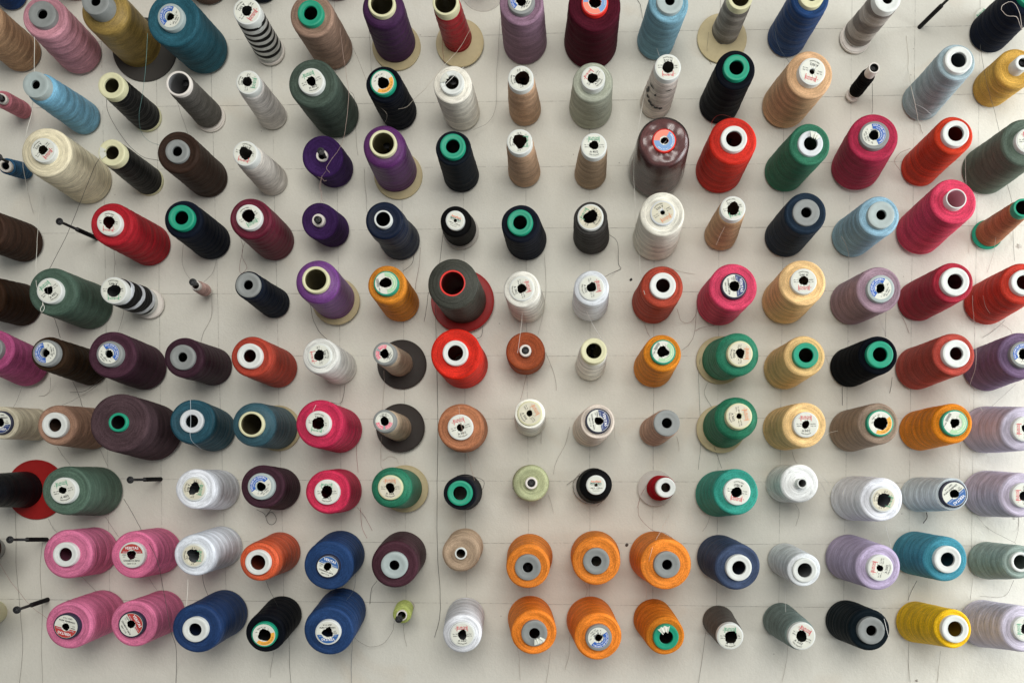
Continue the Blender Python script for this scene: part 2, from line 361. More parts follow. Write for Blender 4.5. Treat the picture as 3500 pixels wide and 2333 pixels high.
def build_label(kind, root, rl, zt, rtorn, rot, cream=False):
    # torn paper ring
    n = 30; vs_ = []; fs = []; ph = random.uniform(0, 6.28)
    k1, k2 = random.uniform(0.08, 0.2), random.uniform(0.05, 0.14)
    kn = [random.uniform(0.70, 1.18) for _ in range(7)]
    def tr_(a):
        u = a/n*7+ph; i0 = int(u) % 7; f = u-int(u); return kn[i0]*(1-f)+kn[(i0+1) % 7]*f
    tear = [tr_(a)*random.uniform(0.94, 1.06) for a in range(n)]
    for i in range(n):
        a = 2*math.pi*i/n; r0 = min(rl*0.8, rtorn*tear[i]); cz = 0.0
        vs_ += [(r0*math.cos(a), r0*math.sin(a), zt+random.uniform(-0.0008, 0.0002)), ((r0*0.45+rl*0.55)*math.cos(a), (r0*0.45+rl*0.55)*math.sin(a), zt), (rl*math.cos(a), rl*math.sin(a), zt)]
    for i in range(n):
        j = (i+1) % n
        for k in (0, 1): fs.append((3*i+k, 3*i+k+1, 3*j+k+1, 3*j+k))
    lab = meshobj('label', vs_, fs, PAPER_W if cream else PAPER, root, smooth=False)
    lab.rotation_euler = (0, 0, math.radians(rot))
    rin = rtorn/rl
    band, let = print_label(kind, rin)
    for nm, pr, dz in (('printed_band', band, 0.00018), ('lettering', let, 0.00034)):
        if not pr.f: continue
        # print is lost where the paper is torn away
        keep = []; mi = []
        for f, m in zip(pr.f, pr.m):
            cx = sum(pr.v[i][0] for i in f)/len(f); cy = sum(pr.v[i][1] for i in f)/len(f)
            a = math.atan2(cy, cx) % (2*math.pi); t = tear[int(a/(2*math.pi)*n) % n]
            if math.hypot(cx, cy) > rin*t+0.02: keep.append(f); mi.append(m)
        if not keep: continue
        if nm == 'printed_band' and kind in ('vb', 'vr', 'vn'):   # cut the solid segment round the hole
            pr2 = Print(); c = pr.mats[0]; y0 = 0.16
            for i in range(40):
                a0, a1 = math.pi*i/40, math.pi*(i+1)/40
                q0 = []
                for a in (a0, a1):
                    s_ = max(math.sin(a), 1e-3); r0 = max(y0/s_, min(0.9, rin*1.12)); q0.append((a, min(r0, 0.97)))
                (a0, r0), (a1, r1) = q0
                if r0 >= 0.97 and r1 >= 0.97: continue
                pr2.add([(r0*math.cos(a0), r0*math.sin(a0)), (0.97*math.cos(a0), 0.97*math.sin(a0)), (0.97*math.cos(a1), 0.97*math.sin(a1)), (r1*math.cos(a1), r1*math.sin(a1))], [(0, 1, 2, 3)], c)
            pr, keep, mi = pr2, pr2.f, pr2.m
        meshobj(nm, [(x*rl, y*rl, zt+dz) for x, y, z in pr.v], keep, [ink(h) for h in pr.mats], lab, smooth=False, midx=mi)
    return lab
def scrap(root, rt, zt, rot, hexc='d9d8cf'):
    n = 9; vs_ = []; a0 = math.radians(rot)
    for i in range(n+1):
        a = a0-0.55+1.1*i/n
        r0 = rt*(0.42+random.uniform(-0.08, 0.1)); r1 = rt*(0.9+random.uniform(-0.06, 0.08))
        vs_ += [(r0*math.cos(a), r0*math.sin(a), zt+random.uniform(0.0005, 0.003)), (r1*math.cos(a), r1*math.sin(a), zt+0.0004)]
    return meshobj('torn_label', vs_, [(2*i, 2*i+1, 2*i+3, 2*i+2) for i in range(n)], PAPER, root, smooth=False)

# ---------------------------------------------------------------- screws
def screw(base, head, hr, label, group='black screws in the wall', thick=None, cat='screw'):
    # base / head: photo pixel positions; h: how far the head stands off the wall
    (bx, by), (tx, ty, h) = base, head
    b = at(bx, by, 0); t = at(tx, ty, h); ax = (t-b); L = ax.length
    root = bpy.data.objects.new('screw', None); put(root); root.location = b
    root.rotation_euler = ax.to_track_quat('Z', 'Y').to_euler()
    tag(root, label, cat, group)
    s = hr/0.0048
    pr = []
    z = -0.006
    while z < L*0.55:                                   # threaded part
        pr += [(0.0021*s, z), (0.0031*s, z+0.0008), (0.0021*s, z+0.0016)]; z += 0.0018
    pr += [(0.0019*s, L*0.56), (0.0018*s, L-0.004), (0.0019*s, L-0.0035)]
    lathe('shank', [(0.0001, -0.006)]+pr, METAL, root, seg=14, sharp=0)
    hd = [(0.0019*s, L-0.0045), (hr, L-0.0006), (hr, L), (hr*0.55, L+0.0004), (hr*0.5, L-0.0012), (0.0001, L-0.0014)]
    lathe('head', hd, METAL, root, seg=20)
    vs_, fs = [], []                                    # cross recess shown as a raised-edge cross
    for a in (0.6, 0.6+math.pi/2):
        c, n = math.cos(a), math.sin(a); o = len(vs_); w_ = hr*0.1; l_ = hr*0.5
        vs_ += [(c*l_-n*w_, n*l_+c*w_, L-0.0009), (-c*l_-n*w_, -n*l_+c*w_, L-0.0009), (-c*l_+n*w_, -n*l_-c*w_, L-0.0009), (c*l_+n*w_, n*l_-c*w_, L-0.0009)]
        fs.append((o, o+1, o+2, o+3))
    meshobj('cross_slot', vs_, fs, ink('3a3a3c'), root, smooth=False)
    return root

# ---------------------------------------------------------------- the spools
TIPNAME = {'gray': 'grey tip', 'lgray': 'pale grey tip', 'green': 'green tip', 'white': 'white tip', 'cream': 'cream tip', 'red': 'red tip', 'navy': 'dark tip', 'card': 'bare white tube', 'milk': 'milky tip', 'brown': 'dark tip'}
LABNAME = {'er': 'red-printed label', 'eg': 'green-printed label', 'eo': 'orange-printed label', 'cy': 'blue Cyrillic label', 'pk': 'pink Cyrillic label', 'vb': 'blue half label', 'vr': 'red half label', 'vn': 'navy half label', 'ma': 'white lettered label', 'or': 'orange-arc label', 'pg': 'pale green label', 'rb': 'coral and blue label'}
FLANGE = []
def build_spool(d):
    nm, color, hexc, tip, tube, lab, rot, shape, rf, base, opt = d
    tl, tx, ty, tr, hole = tip; bl, bx, by, br = base
    tp = nat(tl, tx, ty); bp = nat(bl, bx, by)
    v = Vector((bp[0]-V[0], bp[1]-V[1])); u = Vector((tp[0]-V[0], tp[1]-V[1]))
    hdef = opt.get('h', 0.105 if shape != 'C' else 0.10)
    hm = D*(1-v.dot(v)/max(1.0, u.dot(v))) if u.dot(v) > 0 else hdef
    wgt = min(1.0, max(0.0, (v.length-350)/900))
    Ht = hdef*(1-wgt)+min(max(hm, hdef*0.82), hdef*1.2)*wgt
    if 'H' in opt: Ht = opt['H']
    kt = TS*(D-Ht)/F; kb = TS*D/F
    rt, rb, rh = tr*kt, br*kb, hole*kt
    b = at(bp[0], bp[1], 0.0); t = at(tp[0], tp[1], Ht)
    ax = t-b; tilt = math.acos(max(-1, min(1, -ax.normalized().y)))
    rbase = max(rb, opt.get('fl', (0,)*5)[3]*kb if 'fl' in opt else rb)
    b = b+ax.normalized()*min(0.006, rbase*math.sin(tilt))
    L = (t-b).length
    z = ax.normalized(); x = Vector((1, 0, 0)); x = (x-z*x.dot(z)).normalized(); y = z.cross(x)
    root = bpy.data.objects.new('thread_spool' if opt.get('kind', 's') == 's' else 'thread_bobbin', None); put(root)
    M = Matrix((x, y, z)).transposed().to_4x4(); M.translation = b; root.matrix_world = M
    root['k'] = nm
    FLANGE.append((nm, round(hm, 3), round(Ht, 3), round(math.degrees(tilt), 1), round(rb*2000), round(rt*2000)))
    lip = opt.get('lip', {'F': 0.0065, 'C': 0.011, 'D': 0.010}[shape])
    rfw = max(rf*TS*(D-Ht+lip)/F, rt*1.02)
    small = opt.get('kind') == 'b'
    # winding
    z0 = opt.get('z0', 0.0022); zf = L-lip; n = 64; prof = []
    nb = opt.get('nb', random.uniform(5.5, 8)); amp = opt.get('amp', random.choice((0.0001, 0.00016, 0.00024))); phs = random.uniform(0, 6.28); w2 = random.uniform(1.6, 3.4)
    if shape == 'F':
        er = min(0.004, (rfw-rt)*0.4); zs = zf-er; rtop = rfw
    elif shape == 'C':
        er = min(0.010, (rfw-rt*0.98)*0.8+0.002); zs = zf-er*1.4; rtop = rfw
    else:
        er = min(0.022, (rfw-rt)*0.9); zs = zf-er*0.8; rtop = rfw
    prof.append((rt*0.9, z0)); prof.append((rb-0.0012, z0)); 
    for i in range(n+1):
        f = i/n; zz = z0+0.0012+(zs-z0-0.0012)*f
        rr = rb+(rtop-rb)*f
        if 'waist' in opt: rr *= 1-opt['waist']*math.exp(-((f-0.45)/0.18)**2)
        rr += amp*(math.sin(2*math.pi*(f*nb)+phs+1.2*math.sin(f*w2*3+phs))+0.6*math.sin(2*math.pi*f*nb*2.3+w2)) + random.gauss(0, 0.00005)
        prof.append((rr, zz))
    m_ = 8
    rin = rt*0.96
    if shape == 'F':
        for i in range(1, m_+1):
            a = math.pi/2*i/m_; prof.append((rtop-er*(1-math.cos(a)), zs+er*math.sin(a)))
        re = rtop-er; dish = opt.get('dish', 0.0012)
        for i in range(1, 15):
            f = i/14; prof.append((re+(rin-re)*f, zf-dish*math.sin(f*1.6)+random.gauss(0, 0.0001)))
    else:
        for i in range(1, 13):
            a = math.pi/2*i/12; prof.append((rtop-(rtop-rin)*(1-math.cos(a)), zs+(zf-zs)*math.sin(a)))
    prof.append((rin, zf-0.004))
    wm = thread_mat(opt.get('mat', 'thread_'+color.replace(' ', '_').replace('-', '_')), hexc, shine=opt.get('shine', 0.45), bands=opt.get('bands', 1.0), stripe=opt.get('stripe'), k=opt.get('kc', 1.18))
    lathe('winding', prof, wm, root, seg=56, wob=0.00022, sharp=50)
    # tube with its top ring and hollow core
    rpap = rh
    if lab in ('er', 'eg', 'eo', 'or', 'pg', 'vb', 'vr', 'vn') and rh > rt*0.25: rh = max(rh*1.3, rt*0.62)
    rb_t = rt*0.92 if small else max(rt, min(rb-0.001, rt*1.12)) if not opt.get('tubebase') else opt['tubebase']*kb
    ed = min(0.0014, (rt-rh)*0.35)
    cav = rt*0.84 if rt*0.84 > rh else rh
    lipz = 0.004 if rh < cav*0.97 else 0.001
    tp_ = [(rb_t, 0.0), (rb_t, 0.0035), (rt*(0.97 if small else 1.0), L-max(lip, 0.004)-0.002), (rt, L-ed), (rt-ed*0.3, L-ed*0.3), (rt-ed, L)]
    if not small and rt-rh > 0.006: tp_ += [((rt+rh)/2+0.0006, L), ((rt+rh)/2, L-0.0002), (rh+0.0008, L-0.0002)]
    tp_ += [(rh+ed*0.5, L-0.0001), (rh, L-0.0007), (rh, L-lipz), (cav, L-lipz-0.0008), (rb_t*0.9, 0.0)]
    tb = lathe('tube', tp_, PL[tube], root, seg=48, close=False, sharp=40)
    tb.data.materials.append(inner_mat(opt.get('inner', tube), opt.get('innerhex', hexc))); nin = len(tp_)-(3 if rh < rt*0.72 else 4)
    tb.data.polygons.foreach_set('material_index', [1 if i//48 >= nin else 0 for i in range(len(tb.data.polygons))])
    if 'fl' in opt:
        fmat, ft, fx, fy, fr = opt['fl']
        c = at(*nat(ft, fx, fy), 0.001); loc = M.inverted() @ c
        R = fr*kb
        fo = lathe('flange', [(rb_t*0.5, 0.0002), (R, 0.0002), (R, 0.0022), (R*0.98, 0.0028), (R*0.9, 0.0022), (rb_t*1.05, 0.0036), (rb_t*0.5, 0.0036)], PL[fmat], root, seg=64, sharp=40)
        fo.location = (loc.x*0.85, loc.y*0.85, 0)
    if lab:
        rl = rt-ed*1.1; off = opt.get('labr', 0.96 if lab not in ('cy', 'pk', 'ma') else (0.86 if lab != 'ma' else 0.95))
        lb = build_label(lab, root, rl*off, L+0.00022, max(rpap*1.03, 0.001), rot, cream=tube == 'cream' or opt.get('creamlab'))
        if lab == 'cy': lb.location = (-0.0006, 0.0004, 0)
    if 'scrap' in opt: scrap(root, rt, L+0.0006, opt['scrap'])
    if 'wrap' in opt:
        wp = [(rb+0.0025, z0+0.001), (rb+0.003, zs*0.25), (rb*0.5+rtop*0.5+0.0024, zs*0.5), (rtop+0.0030, zs*0.8), (rtop+0.0020, zf-0.003), (rtop-0.0005, zf+0.0012),
              (rtop-0.004, zf+0.0030), (rtop*0.85, zf+0.0036), (rtop*0.7, zf+0.0038), (rt+0.004, zf+0.0040), (rt+0.0008, zf+0.0044)]
        wr = lathe('plastic_wrap', wp, WRAP, root, seg=56, wob=0.0003, sharp=0)
        for v in wr.data.vertices:                      # the film is pulled into a few soft folds
            a = math.atan2(v.co.y, v.co.x); r_ = math.hypot(v.co.x, v.co.y)
            if v.co.z > zf-0.002: v.co.z += 0.0011*math.sin(3*a+r_*160)+0.0007*math.sin(7*a-r_*230)+0.0009
    return root
WRAP, _n, _b = newmat('clear_plastic_film')
_tc = _n.nodes.new('ShaderNodeTexCoord'); _q = _n.nodes.new('ShaderNodeTexNoise'); _q.inputs['Scale'].default_value = 38; _q.inputs['Detail'].default_value = 0; _n.links.new(_tc.outputs['Object'], _q.inputs['Vector'])
_p = _n.nodes.new('ShaderNodeBump'); _p.inputs['Strength'].default_value = 0.25; _p.inputs['Distance'].default_value = 0.003; _n.links.new(_q.outputs['Fac'], _p.inputs['Height'])
_g = _n.nodes.new('ShaderNodeBsdfGlossy'); _g.inputs['Roughness'].default_value = 0.27; _n.links.new(_p.outputs[0], _g.inputs['Normal'])
_t = _n.nodes.new('ShaderNodeBsdfTransparent'); _f = _n.nodes.new('ShaderNodeFresnel'); _f.inputs['IOR'].default_value = 1.42; _n.links.new(_p.outputs[0], _f.inputs['Normal'])
_x = _n.nodes.new('ShaderNodeMixShader'); _n.links.new(math_node(_n, 'ADD', _f.outputs[0], 0.03), _x.inputs[0]); _n.links.new(_t.outputs[0], _x.inputs[1]); _n.links.new(_g.outputs[0], _x.inputs[2])
_n.links.new(_x.outputs[0], _n.nodes['Material Output'].inputs['Surface'])
# (key, colour words, colour, (tile, tip x, y, r, hole), tube, label, label turn, shape, front r, (tile, base x, y, r), options)
# coordinates are readings from the photograph in tiles of 900 x 600 px shown 2352 wide
T = 'tan'
SP = [
 # bases of the row above, cut by the top edge
 ('A1','deep blue','1d3a6a',('00',-300,-390,118,50),'white',None,0,'F',150,('00',118,-45,145),{}),
 ('A2','orange-red','a03428',('00',330,-520,118,50),'white',None,0,'F',190,('00',690,-170,182),{}),
 ('A3','taupe brown','6b564c',('00',1600,-480,118,50),'gray',None,0,'F',190,('00',1870,-130,182),{}),
 ('A4','dark navy','161d2c',('01',-110,-450,118,50),'green',None,0,'F',160,('01',80,-110,152),{}),
 ('A5','dusty pink','8a6068',('01',600,-500,118,50),'gray',None,0,'F',180,('01',748,-155,172),{}),
 ('A7','pale cream','b8ac92',('01',1990,-420,118,90),'cream',None,0,'D',120,('01',2050,-150,90),{'fl':('frost','01',2050,-80,195)}),
 # top row
 ('B0','light brown','a58567',('00',-195,150,118,45),'gray',None,0,'F',188,('00',203,480,172),{'bands':1}),
 ('B1','pink','b9848f',('00',375,125,122,45),'gray',None,0,'F',197,('00',725,490,190),{}),
 ('B2','gold','8f7740',('00',850,8,124,45),'gray',None,0,'D',213,('00',1240,405,205),{'fl':('dgray','00',1305,455,285),'shine':0.8,'lip':0.02}),
 ('B3','dark teal','2c5a68',('00',1522,152,120,42),'lgray','cy',60,'F',238,('00',1838,458,215),{}),
 ('B4','black-and-white','c9c9c5',('00',2205,100,122,48),'white','er',-125,'C',122,('01',150,462,126),{'fl':('card','01',155,468,130),'z0':0.008,'stripe':('141414',440,2.2,0.1,0.15),'bands':0.3,'mat':'thread_black_and_white_mix'}),
 ('B5','taupe','8f7565',('01',508,115,117,63),'green',None,0,'F',198,('01',712,452,182),{}),
 ('B6','plum purple','46294c',('01',1145,30,122,98),'cream',None,0,'D',188,('01',1270,395,180),{'fl':(T,'01',1282,427,215),'shine':0.6,'lip':0.008}),
 ('B7','cherry red','9c1a26',('01',1715,18,118,96),'cream',None,0,'C',124,('01',1830,362,128),{'fl':(T,'01',1852,405,214),'shine':0.8,'lip':0.014}),
 ('B8','dusty mauve','84687a',('02',127,5,122,48),'gray','cy',60,'F',197,('02',162,390,194),{}),
 ('B9','burgundy','4e1826',('02',785,22,120,55),'red','rb',150,'F',233,('02',745,392,236),{'shine':0.3}),
 ('B10','light blue','7099aa',('02',1455,3,120,44),'lgray',None,0,'F',178,('02',1322,380,166),{}),
 ('B11','grey marled','96918a',('02',2085,-25,112,80),'cream',None,0,'C',118,('02',1945,290,122),{'fl':(T,'02',1912,362,222),'stripe':('75706a',260,2.0,0.0,0.8),'lip':0.012}),
 ('B12','royal blue','20406f',('03',458,-42,112,50),'cream',None,0,'F',172,('03',228,345,173),{'shine':0.6}),
 ('B13','grey swirled','a8a199',('03',1135,-15,122,48),'white',None,0,'C',126,('03',850,320,128),{'stripe':('77706a',150,1.4,0.0,0.25),'fl':('card','03',833,355,140),'z0':0.008,'lip':0.012,'bands':0.3}),
 ('B15','midnight navy','131a2a',('03',2420,-65,118,60),'green',None,0,'F',172,('03',2035,305,178),{}),
 # second row
 ('C0','rose pink','b8727c',('00',12,880,46,30),'card',None,0,'F',74,('00',215,990,75),{'kind':'b','H':0.075,'lip':0.006,'amp':0.0003}),
 ('C1','sky blue','6d9fb8',('00',315,755,118,40),'lgray',None,0,'C',140,('00',765,1060,148),{'shine':0.7}),
 ('C2','glossy black','141416',('00',993,762,119,66),'cream',None,0,'C',122,('00',1315,1050,128),{'fl':('cream','00',1318,1053,130),'z0':0.003,'shine':0.9,'bands':0.4}),
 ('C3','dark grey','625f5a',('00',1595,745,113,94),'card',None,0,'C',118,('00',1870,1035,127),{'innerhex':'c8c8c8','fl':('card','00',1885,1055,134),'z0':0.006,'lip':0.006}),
 ('C4','pale grey','cfcac4',('00',2215,735,108,42),'white','eg',-100,'C',115,('01',175,1040,129),{}),
 ('C5','sage green','46534a',('01',515,725,117,46),'white','eg',20,'F',218,('01',745,1030,208),{}),
 ('C6','blue-black','11151e',('01',1155,735,115,56),'green','or',45,'F',162,('01',1305,1010,160),{}),
 ('C7','off-white','cdc9bd',('01',1772,735,108,62),'white',None,0,'F',172,('01',1865,1012,162),{'scrap':150,'dish':0.0}),
 ('C8','tan','b59478',('02',122,700,115,66),'white','eg',-80,'C',122,('02',163,992,142),{}),
 ('C9','pale sage','a3a797',('02',770,697,108,46),'white','er',50,'F',179,('02',745,970,191),{'lip':0.012}),
 ('C10','ink-stained white','cfc5bb',('02',1437,600,118,55),'white','er',180,'C',122,('02',1325,930,138),{'stain':1}),
 ('C11','ink black','10131b',('02',2050,602,117,65),'green',None,0,'F',177,('02',1890,942,175),{}),
 ('C12','peach','c6a07a',('03',462,638,122,26),'white','er',165,'F',210,('03',205,955,201),{'lip':0.010}),
 ('C13','small black','161616',('03',1015,605,50,38),'card',None,0,'C',60,('03',812,862,58),{'kind':'b','fl':('card','03',806,868,60),'z0':0.010,'H':0.085,'lip':0.017,'amp':0.0006}),
 ('C14','pale blue-grey','93a5ab',('03',1770,532,124,70),'white',None,0,'F',166,('03',1425,920,170),{}),
 ('C15','mustard','b78f42',('03',2345,558,70,42),'white',None,0,'F',178,('03',2045,802,165),{'H':0.09,'lip':0.018}),
 # third row
 ('D0','denim blue','2f5a7c',('00',45,1482,54,33),'card',None,0,'F',68,('00',232,1530,70),{'kind':'b','H':0.065,'lip':0.006,'amp':0.0003}),
 ('D1','cream','cdc4a8',('00',385,1340,111,40),'white','er',-130,'F',222,('10',790,107,215),{}),
 ('D2','glossy jet black','131314',('00',997,1362,120,62),'cream',None,0,'C',124,('10',1330,110,128),{'fl':('cream','10',1333,112,130),'z0':0.003,'scrap':185,'shine':0.9,'bands':0.4}),
 ('D3','dark brown','3a2a22',('00',1580,1350,106,45),'gray',None,0,'F',188,('10',1860,85,178),{'lip':0.003,'shine':0.6}),
 ('D4','white-and-grey','bdb7ae',('00',2190,1370,112,58),'white','er',165,'C',122,('11',170,103,141),{'lip':0.014}),
 ('D5','violet','3a2352',('01',610,1388,52,34),'card',None,0,'F',185,('11',735,10,165),{'shine':0.3,'lip':0.003,'h':0.085}),
 ('D6','bright purple','5f3068',('01',1157,1280,122,97),'cream',None,0,'D',192,('11',1275,30,187),{'fl':(T,'11',1300,68,215),'shine':0.85,'lip':0.007}),
 ('D7','dark blue-green','161c24',('01',1780,1305,114,63),'green',None,0,'F',156,('11',1858,60,158),{}),
 ('D8','light tan','b59478',('02',112,1265,115,64),'white','eg',-90,'C',122,('12',157,33,142),{}),
 ('D9','khaki tan','a89076',('02',777,1302,116,42),'white','eg',0,'C',122,('12',743,47,142),{}),
 ('D10','plastic-wrapped mauve','6e4644',('02',1405,1255,108,38),'red','rb',30,'F',221,('12',1325,28,226),{'wrap':1}),
 ('D11','bright red','c02c20',('02',2028,1238,118,72),'white',None,0,'F',211,('12',1890,18,208),{}),
 ('D12','mid green','36745a',('03',448,1280,113,62),'milk',None,0,'F',186,('13',210,30,182),{'scrap':62,'lip':0.004}),
 ('D13','crimson','a62c48',('03',1017,1205,130,48),'gray','cy',-75,'F',220,('13',838,8,212),{}),
 ('D14','flame red','c43a22',('03',1745,1190,119,70),'white',None,0,'F',172,('13',1412,0,167),{}),
 ('D15','grey-green','5c6a5e',('03',2390,1255,112,40),'white','er',0,'F',215,('13',2000,22,212),{}),
 # fourth row
 ('E0','coffee brown','423027',('10',-150,530,110,45),'gray',None,0,'F',178,('10',225,660,176),{}),
 ('E2','scarlet','a3202a',('10',973,482,111,56),'white','er',175,'F',192,('10',1340,680,190),{}),
 ('E3','black-navy','151b28',('10',1618,435,116,62),'green',None,0,'F',170,('10',1890,645,172),{}),
 ('E4','wine red','621d2f',('10',2223,430,115,58),'white','eg',-150,'F',186,('11',190,645,180),{'shine':0.7}),
 ('E5','deep violet','3b2450',('11',578,458,57,34),'card',None,0,'F',164,('11',715,552,153),{'shine':0.3,'lip':0.005,'h':0.08}),
 ('E6','navy stepped','152036',('11',1157,448,80,64),'white',None,0,'F',170,('11',1318,645,175),{'shine':0.8,'waist':0.09}),
 ('E7','plain black','131314',('11',1803,460,86,16),'white','ma',-20,'D',138,('11',1847,545,148),{'fl':('frost','11',1855,562,160),'H':0.085,'lip':0.008,'bands':0.3}),
 ('E8','charcoal navy','171b26',('12',115,477,115,63),'green',None,0,'F',170,('12',175,640,181),{}),
 ('E9','charcoal','3f3d3b',('12',745,430,117,60),'white','eg',60,'F',148,('12',753,612,161),{'creamlab':1}),
 ('E10','fluffy white','cfccbf',('12',1390,392,112,24),'milk','eo',-150,'F',199,('12',1325,627,201),{'creamlab':1,'lip':0.004}),
 ('E11','sandy tan','b3916f',('12',2018,352,113,58),'white','eg',-165,'C',124,('12',1903,600,143),{}),
 ('E12','slate navy','22303f',('13',408,388,121,47),'gray',None,0,'F',187,('13',215,613,183),{'lip':0.003}),
 ('E13','powder blue','86a9bb',('13',1078,410,122,45),'lgray',None,0,'F',181,('13',805,613,180),{}),
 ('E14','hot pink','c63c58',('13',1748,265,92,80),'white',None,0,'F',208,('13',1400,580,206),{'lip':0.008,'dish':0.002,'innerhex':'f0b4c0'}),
 ('E15','copper brown','9a6848',('13',2345,345,85,64),'green',None,0,'C',92,('13',2018,592,122),{'fl':('green','13',2002,603,133),'z0':0.003}),
 # fifth row
 ('F0','cocoa brown','352419',('10',-170,1130,110,45),'gray',None,0,'F',188,('10',200,1215,187),{}),
 ('F1','moss green','4b6053',('10',440,1087,115,38),'white','eg',40,'F',214,('10',808,1228,208),{'shine':0.6}),
 ('F2','black-and-white','c4c8cc',('10',1015,1085,120,56),'white','eg',180,'C',124,('10',1312,1195,128),{'fl':('card','10',1350,1212,133),'z0':0.014,'stripe':('121214',210,1.8,-0.55,0.12),'bands':0.2,'mat':'thread_black_and_white_stripe'}),
 ('F3','tiny blush','b3958c',('10',1745,1040,42,30),'card',None,0,'C',46,('10',1862,1098,50),{'kind':'b','H':0.062,'z0':0.014,'lip':0.008,'amp':0.0006}),
 ('F4','ink blue','151e2c',('10',2215,1035,113,43),'gray',None,0,'F',124,('11',195,1202,136),{'lip':0.003}),
 ('F5','lilac purple','6c3d7c',('11',555,988,122,95),'cream',None,0,'D',198,('11',735,1175,180),{'fl':(T,'11',750,1195,210),'shine':0.9,'lip':0.007}),
 ('F6','amber orange','c47b28',('11',1185,1020,113,52),'green','pg',-80,'F',173,('11',1318,1205,167),{}),
 ('F7','dark olive','42433c',('11',1778,1020,122,103),'red',None,0,'F',228,('11',1882,1192,203),{'fl':('dred','11',1873,1190,281),'shine':0.8,'dish':-0.003,'lip':0.003}),
 ('F8','milk white','d4d2c8',('12',130,1068,113,45),'white','er',-75,'F',163,('12',180,1215,162),{'dish':0.0,'lip':0.003}),
 ('F9','cool white','ccd0d4',('12',755,1060,115,45),'white','er',-80,'F',157,('12',742,1207,158),{'dish':0.0,'lip':0.003}),
 ('F10','brick red','a0402f',('12',1393,1040,117,63),'white',None,0,'F',188,('12',1298,1200,188),{}),
 ('F11','raspberry','c6405e',('12',2030,1045,117,46),'navy','vn',-85,'F',213,('12',1890,1200,203),{}),
 ('F12','butter yellow','dfba84',('13',385,1003,117,42),'white','er',180,'F',209,('13',205,1195,200),{}),
 ('F13','faded mauve','957c88',('13',1075,1070,123,46),'lgray','cy',60,'F',203,('13',808,1198,197),{}),
 ('F14','carmine','a02a3a',('13',1740,1005,127,70),'white',None,0,'F',181,('13',1395,1185,180),{}),
 ('F15','vermilion','b8382a',('13',2355,1012,115,66),'white',None,0,'F',188,('13',1998,1210,193),{}),
 # sixth row
 ('G0','magenta','a04a74',('20',-95,95,115,50),'gray',None,0,'F',192,('20',270,262,184),{}),
 ('G1','bark brown','37281c',('20',410,132,120,38),'gray','cy',100,'F',155,('20',820,270,155),{}),
 ('G2','aubergine','472c38',('20',977,140,117,40),'gray','cy',-50,'F',212,('20',1300,265,200),{}),
 ('G3','dark aubergine','402833',('20',1628,170,113,43),'gray',None,0,'F',178,('20',1910,255,169),{'shine':0.6,'lip':0.004}),
 ('G4','rusty red','a64030',('20',2227,158,113,58),'white',None,0,'F',181,('21',223,270,176),{}),
 ('G5','pearl white','d2d2cc',('21',590,155,110,50),'white','er',100,'F',159,('21',770,262,156),{'dish':0.0,'lip':0.003}),
 ('G6','taupe','a8957f',('21',1170,138,104,42),'gray','pk',60,'C',110,('21',1315,232,116),{'fl':('brown','21',1332,238,220),'shine':0.8,'lip':0.012}),
 ('G7','tomato red','c8281a',('21',1803,132,114,70),'white',None,0,'F',226,('21',1882,240,214),{}),
 ('G8','rust','92482a',('22',163,110,53,34),'card',None,0,'F',172,('22',172,160,168),{'h':0.075,'lip':0.010,'dish':0.002}),
 ('G9','bone white','dbdad0',('22',775,112,117,70),'cream',None,0,'C',122,('22',742,252,133),{'lip':0.012}),
 ('G10','amber','cd7d22',('22',1395,122,113,50),'green','pg',-120,'F',168,('22',1302,272,177),{}),
 ('G11','emerald','2f7f62',('22',2083,140,115,42),'cream','eo',-90,'D',194,('22',1915,195,182),{'fl':(T,'22',1895,200,213),'shine':0.6,'lip':0.009}),
 ('G12','straw yellow','d9b67c',('23',405,152,115,65),'green',None,0,'F',184,('23',205,275,187),{}),
 ('G13','pitch black','10131a',('23',1067,145,121,65),'green',None,0,'F',174,('23',785,265,175),{'shine':0.2}),
 ('G14','terracotta','a8453a',('23',1750,137,125,60),'white',None,0,'F',192,('23',1378,275,189),{}),
 ('G15','purple','755f7c',('23',2350,145,120,50),'gray','cy',40,'F',206,('23',1998,277,203),{}),
 # seventh row
 ('H0','ivory','c4bca4',('20',5,755,106,40),'navy','vn',180,'F',146,('20',335,772,142),{'lip':0.003}),
 ('H1','warm brown','9c7a66',('20',485,775,114,60),'white',None,0,'F',180,('20',828,808,184),{}),
 ('H2','broad aubergine','4d3c40',('20',1052,750,86,62),'green',None,0,'F',264,('20',1390,845,252),{'shine':0.2,'lip':0.004}),
 ('H3','deep teal','28505e',('20',1710,740,106,58),'milk',None,0,'F',202,('20',1925,825,190),{'lip':0.003,'shine':0.7}),
 ('H4','grey-teal','3a5c67',('20',2243,768,115,93),'cream',None,0,'D',198,('21',213,802,188),{'fl':(T,'21',225,805,204),'shine':0.8,'lip':0.006}),
 ('H5','cerise','b42c4c',('21',577,760,113,60),'white','eg',170,'F',214,('21',778,825,200),{}),
 ('H6','taupe','ab9880',('21',1170,740,103,42),'gray','pk',180,'C',110,('21',1305,805,117),{'fl':('brown','21',1325,805,216),'shine':0.8,'lip':0.012}),
 ('H7','cinnamon','a56c4c',('21',1850,795,115,32),'white','er',15,'F',207,('21',1882,812,210),{}),
 ('H8','antique white','dad9cf',('22',203,670,111,32),'cream','eo',-60,'F',134,('22',207,737,140),{'dish':0.0,'lip':0.004}),
 ('H9','oatmeal','cdc1b4',('22',815,738,114,42),'navy','vn',-80,'F',154,('22',738,820,155),{}),
 ('H10','beige','b08e7a',('22',1428,757,119,46),'gray',None,0,'C',124,('22',1310,835,132),{'lip':0.003}),
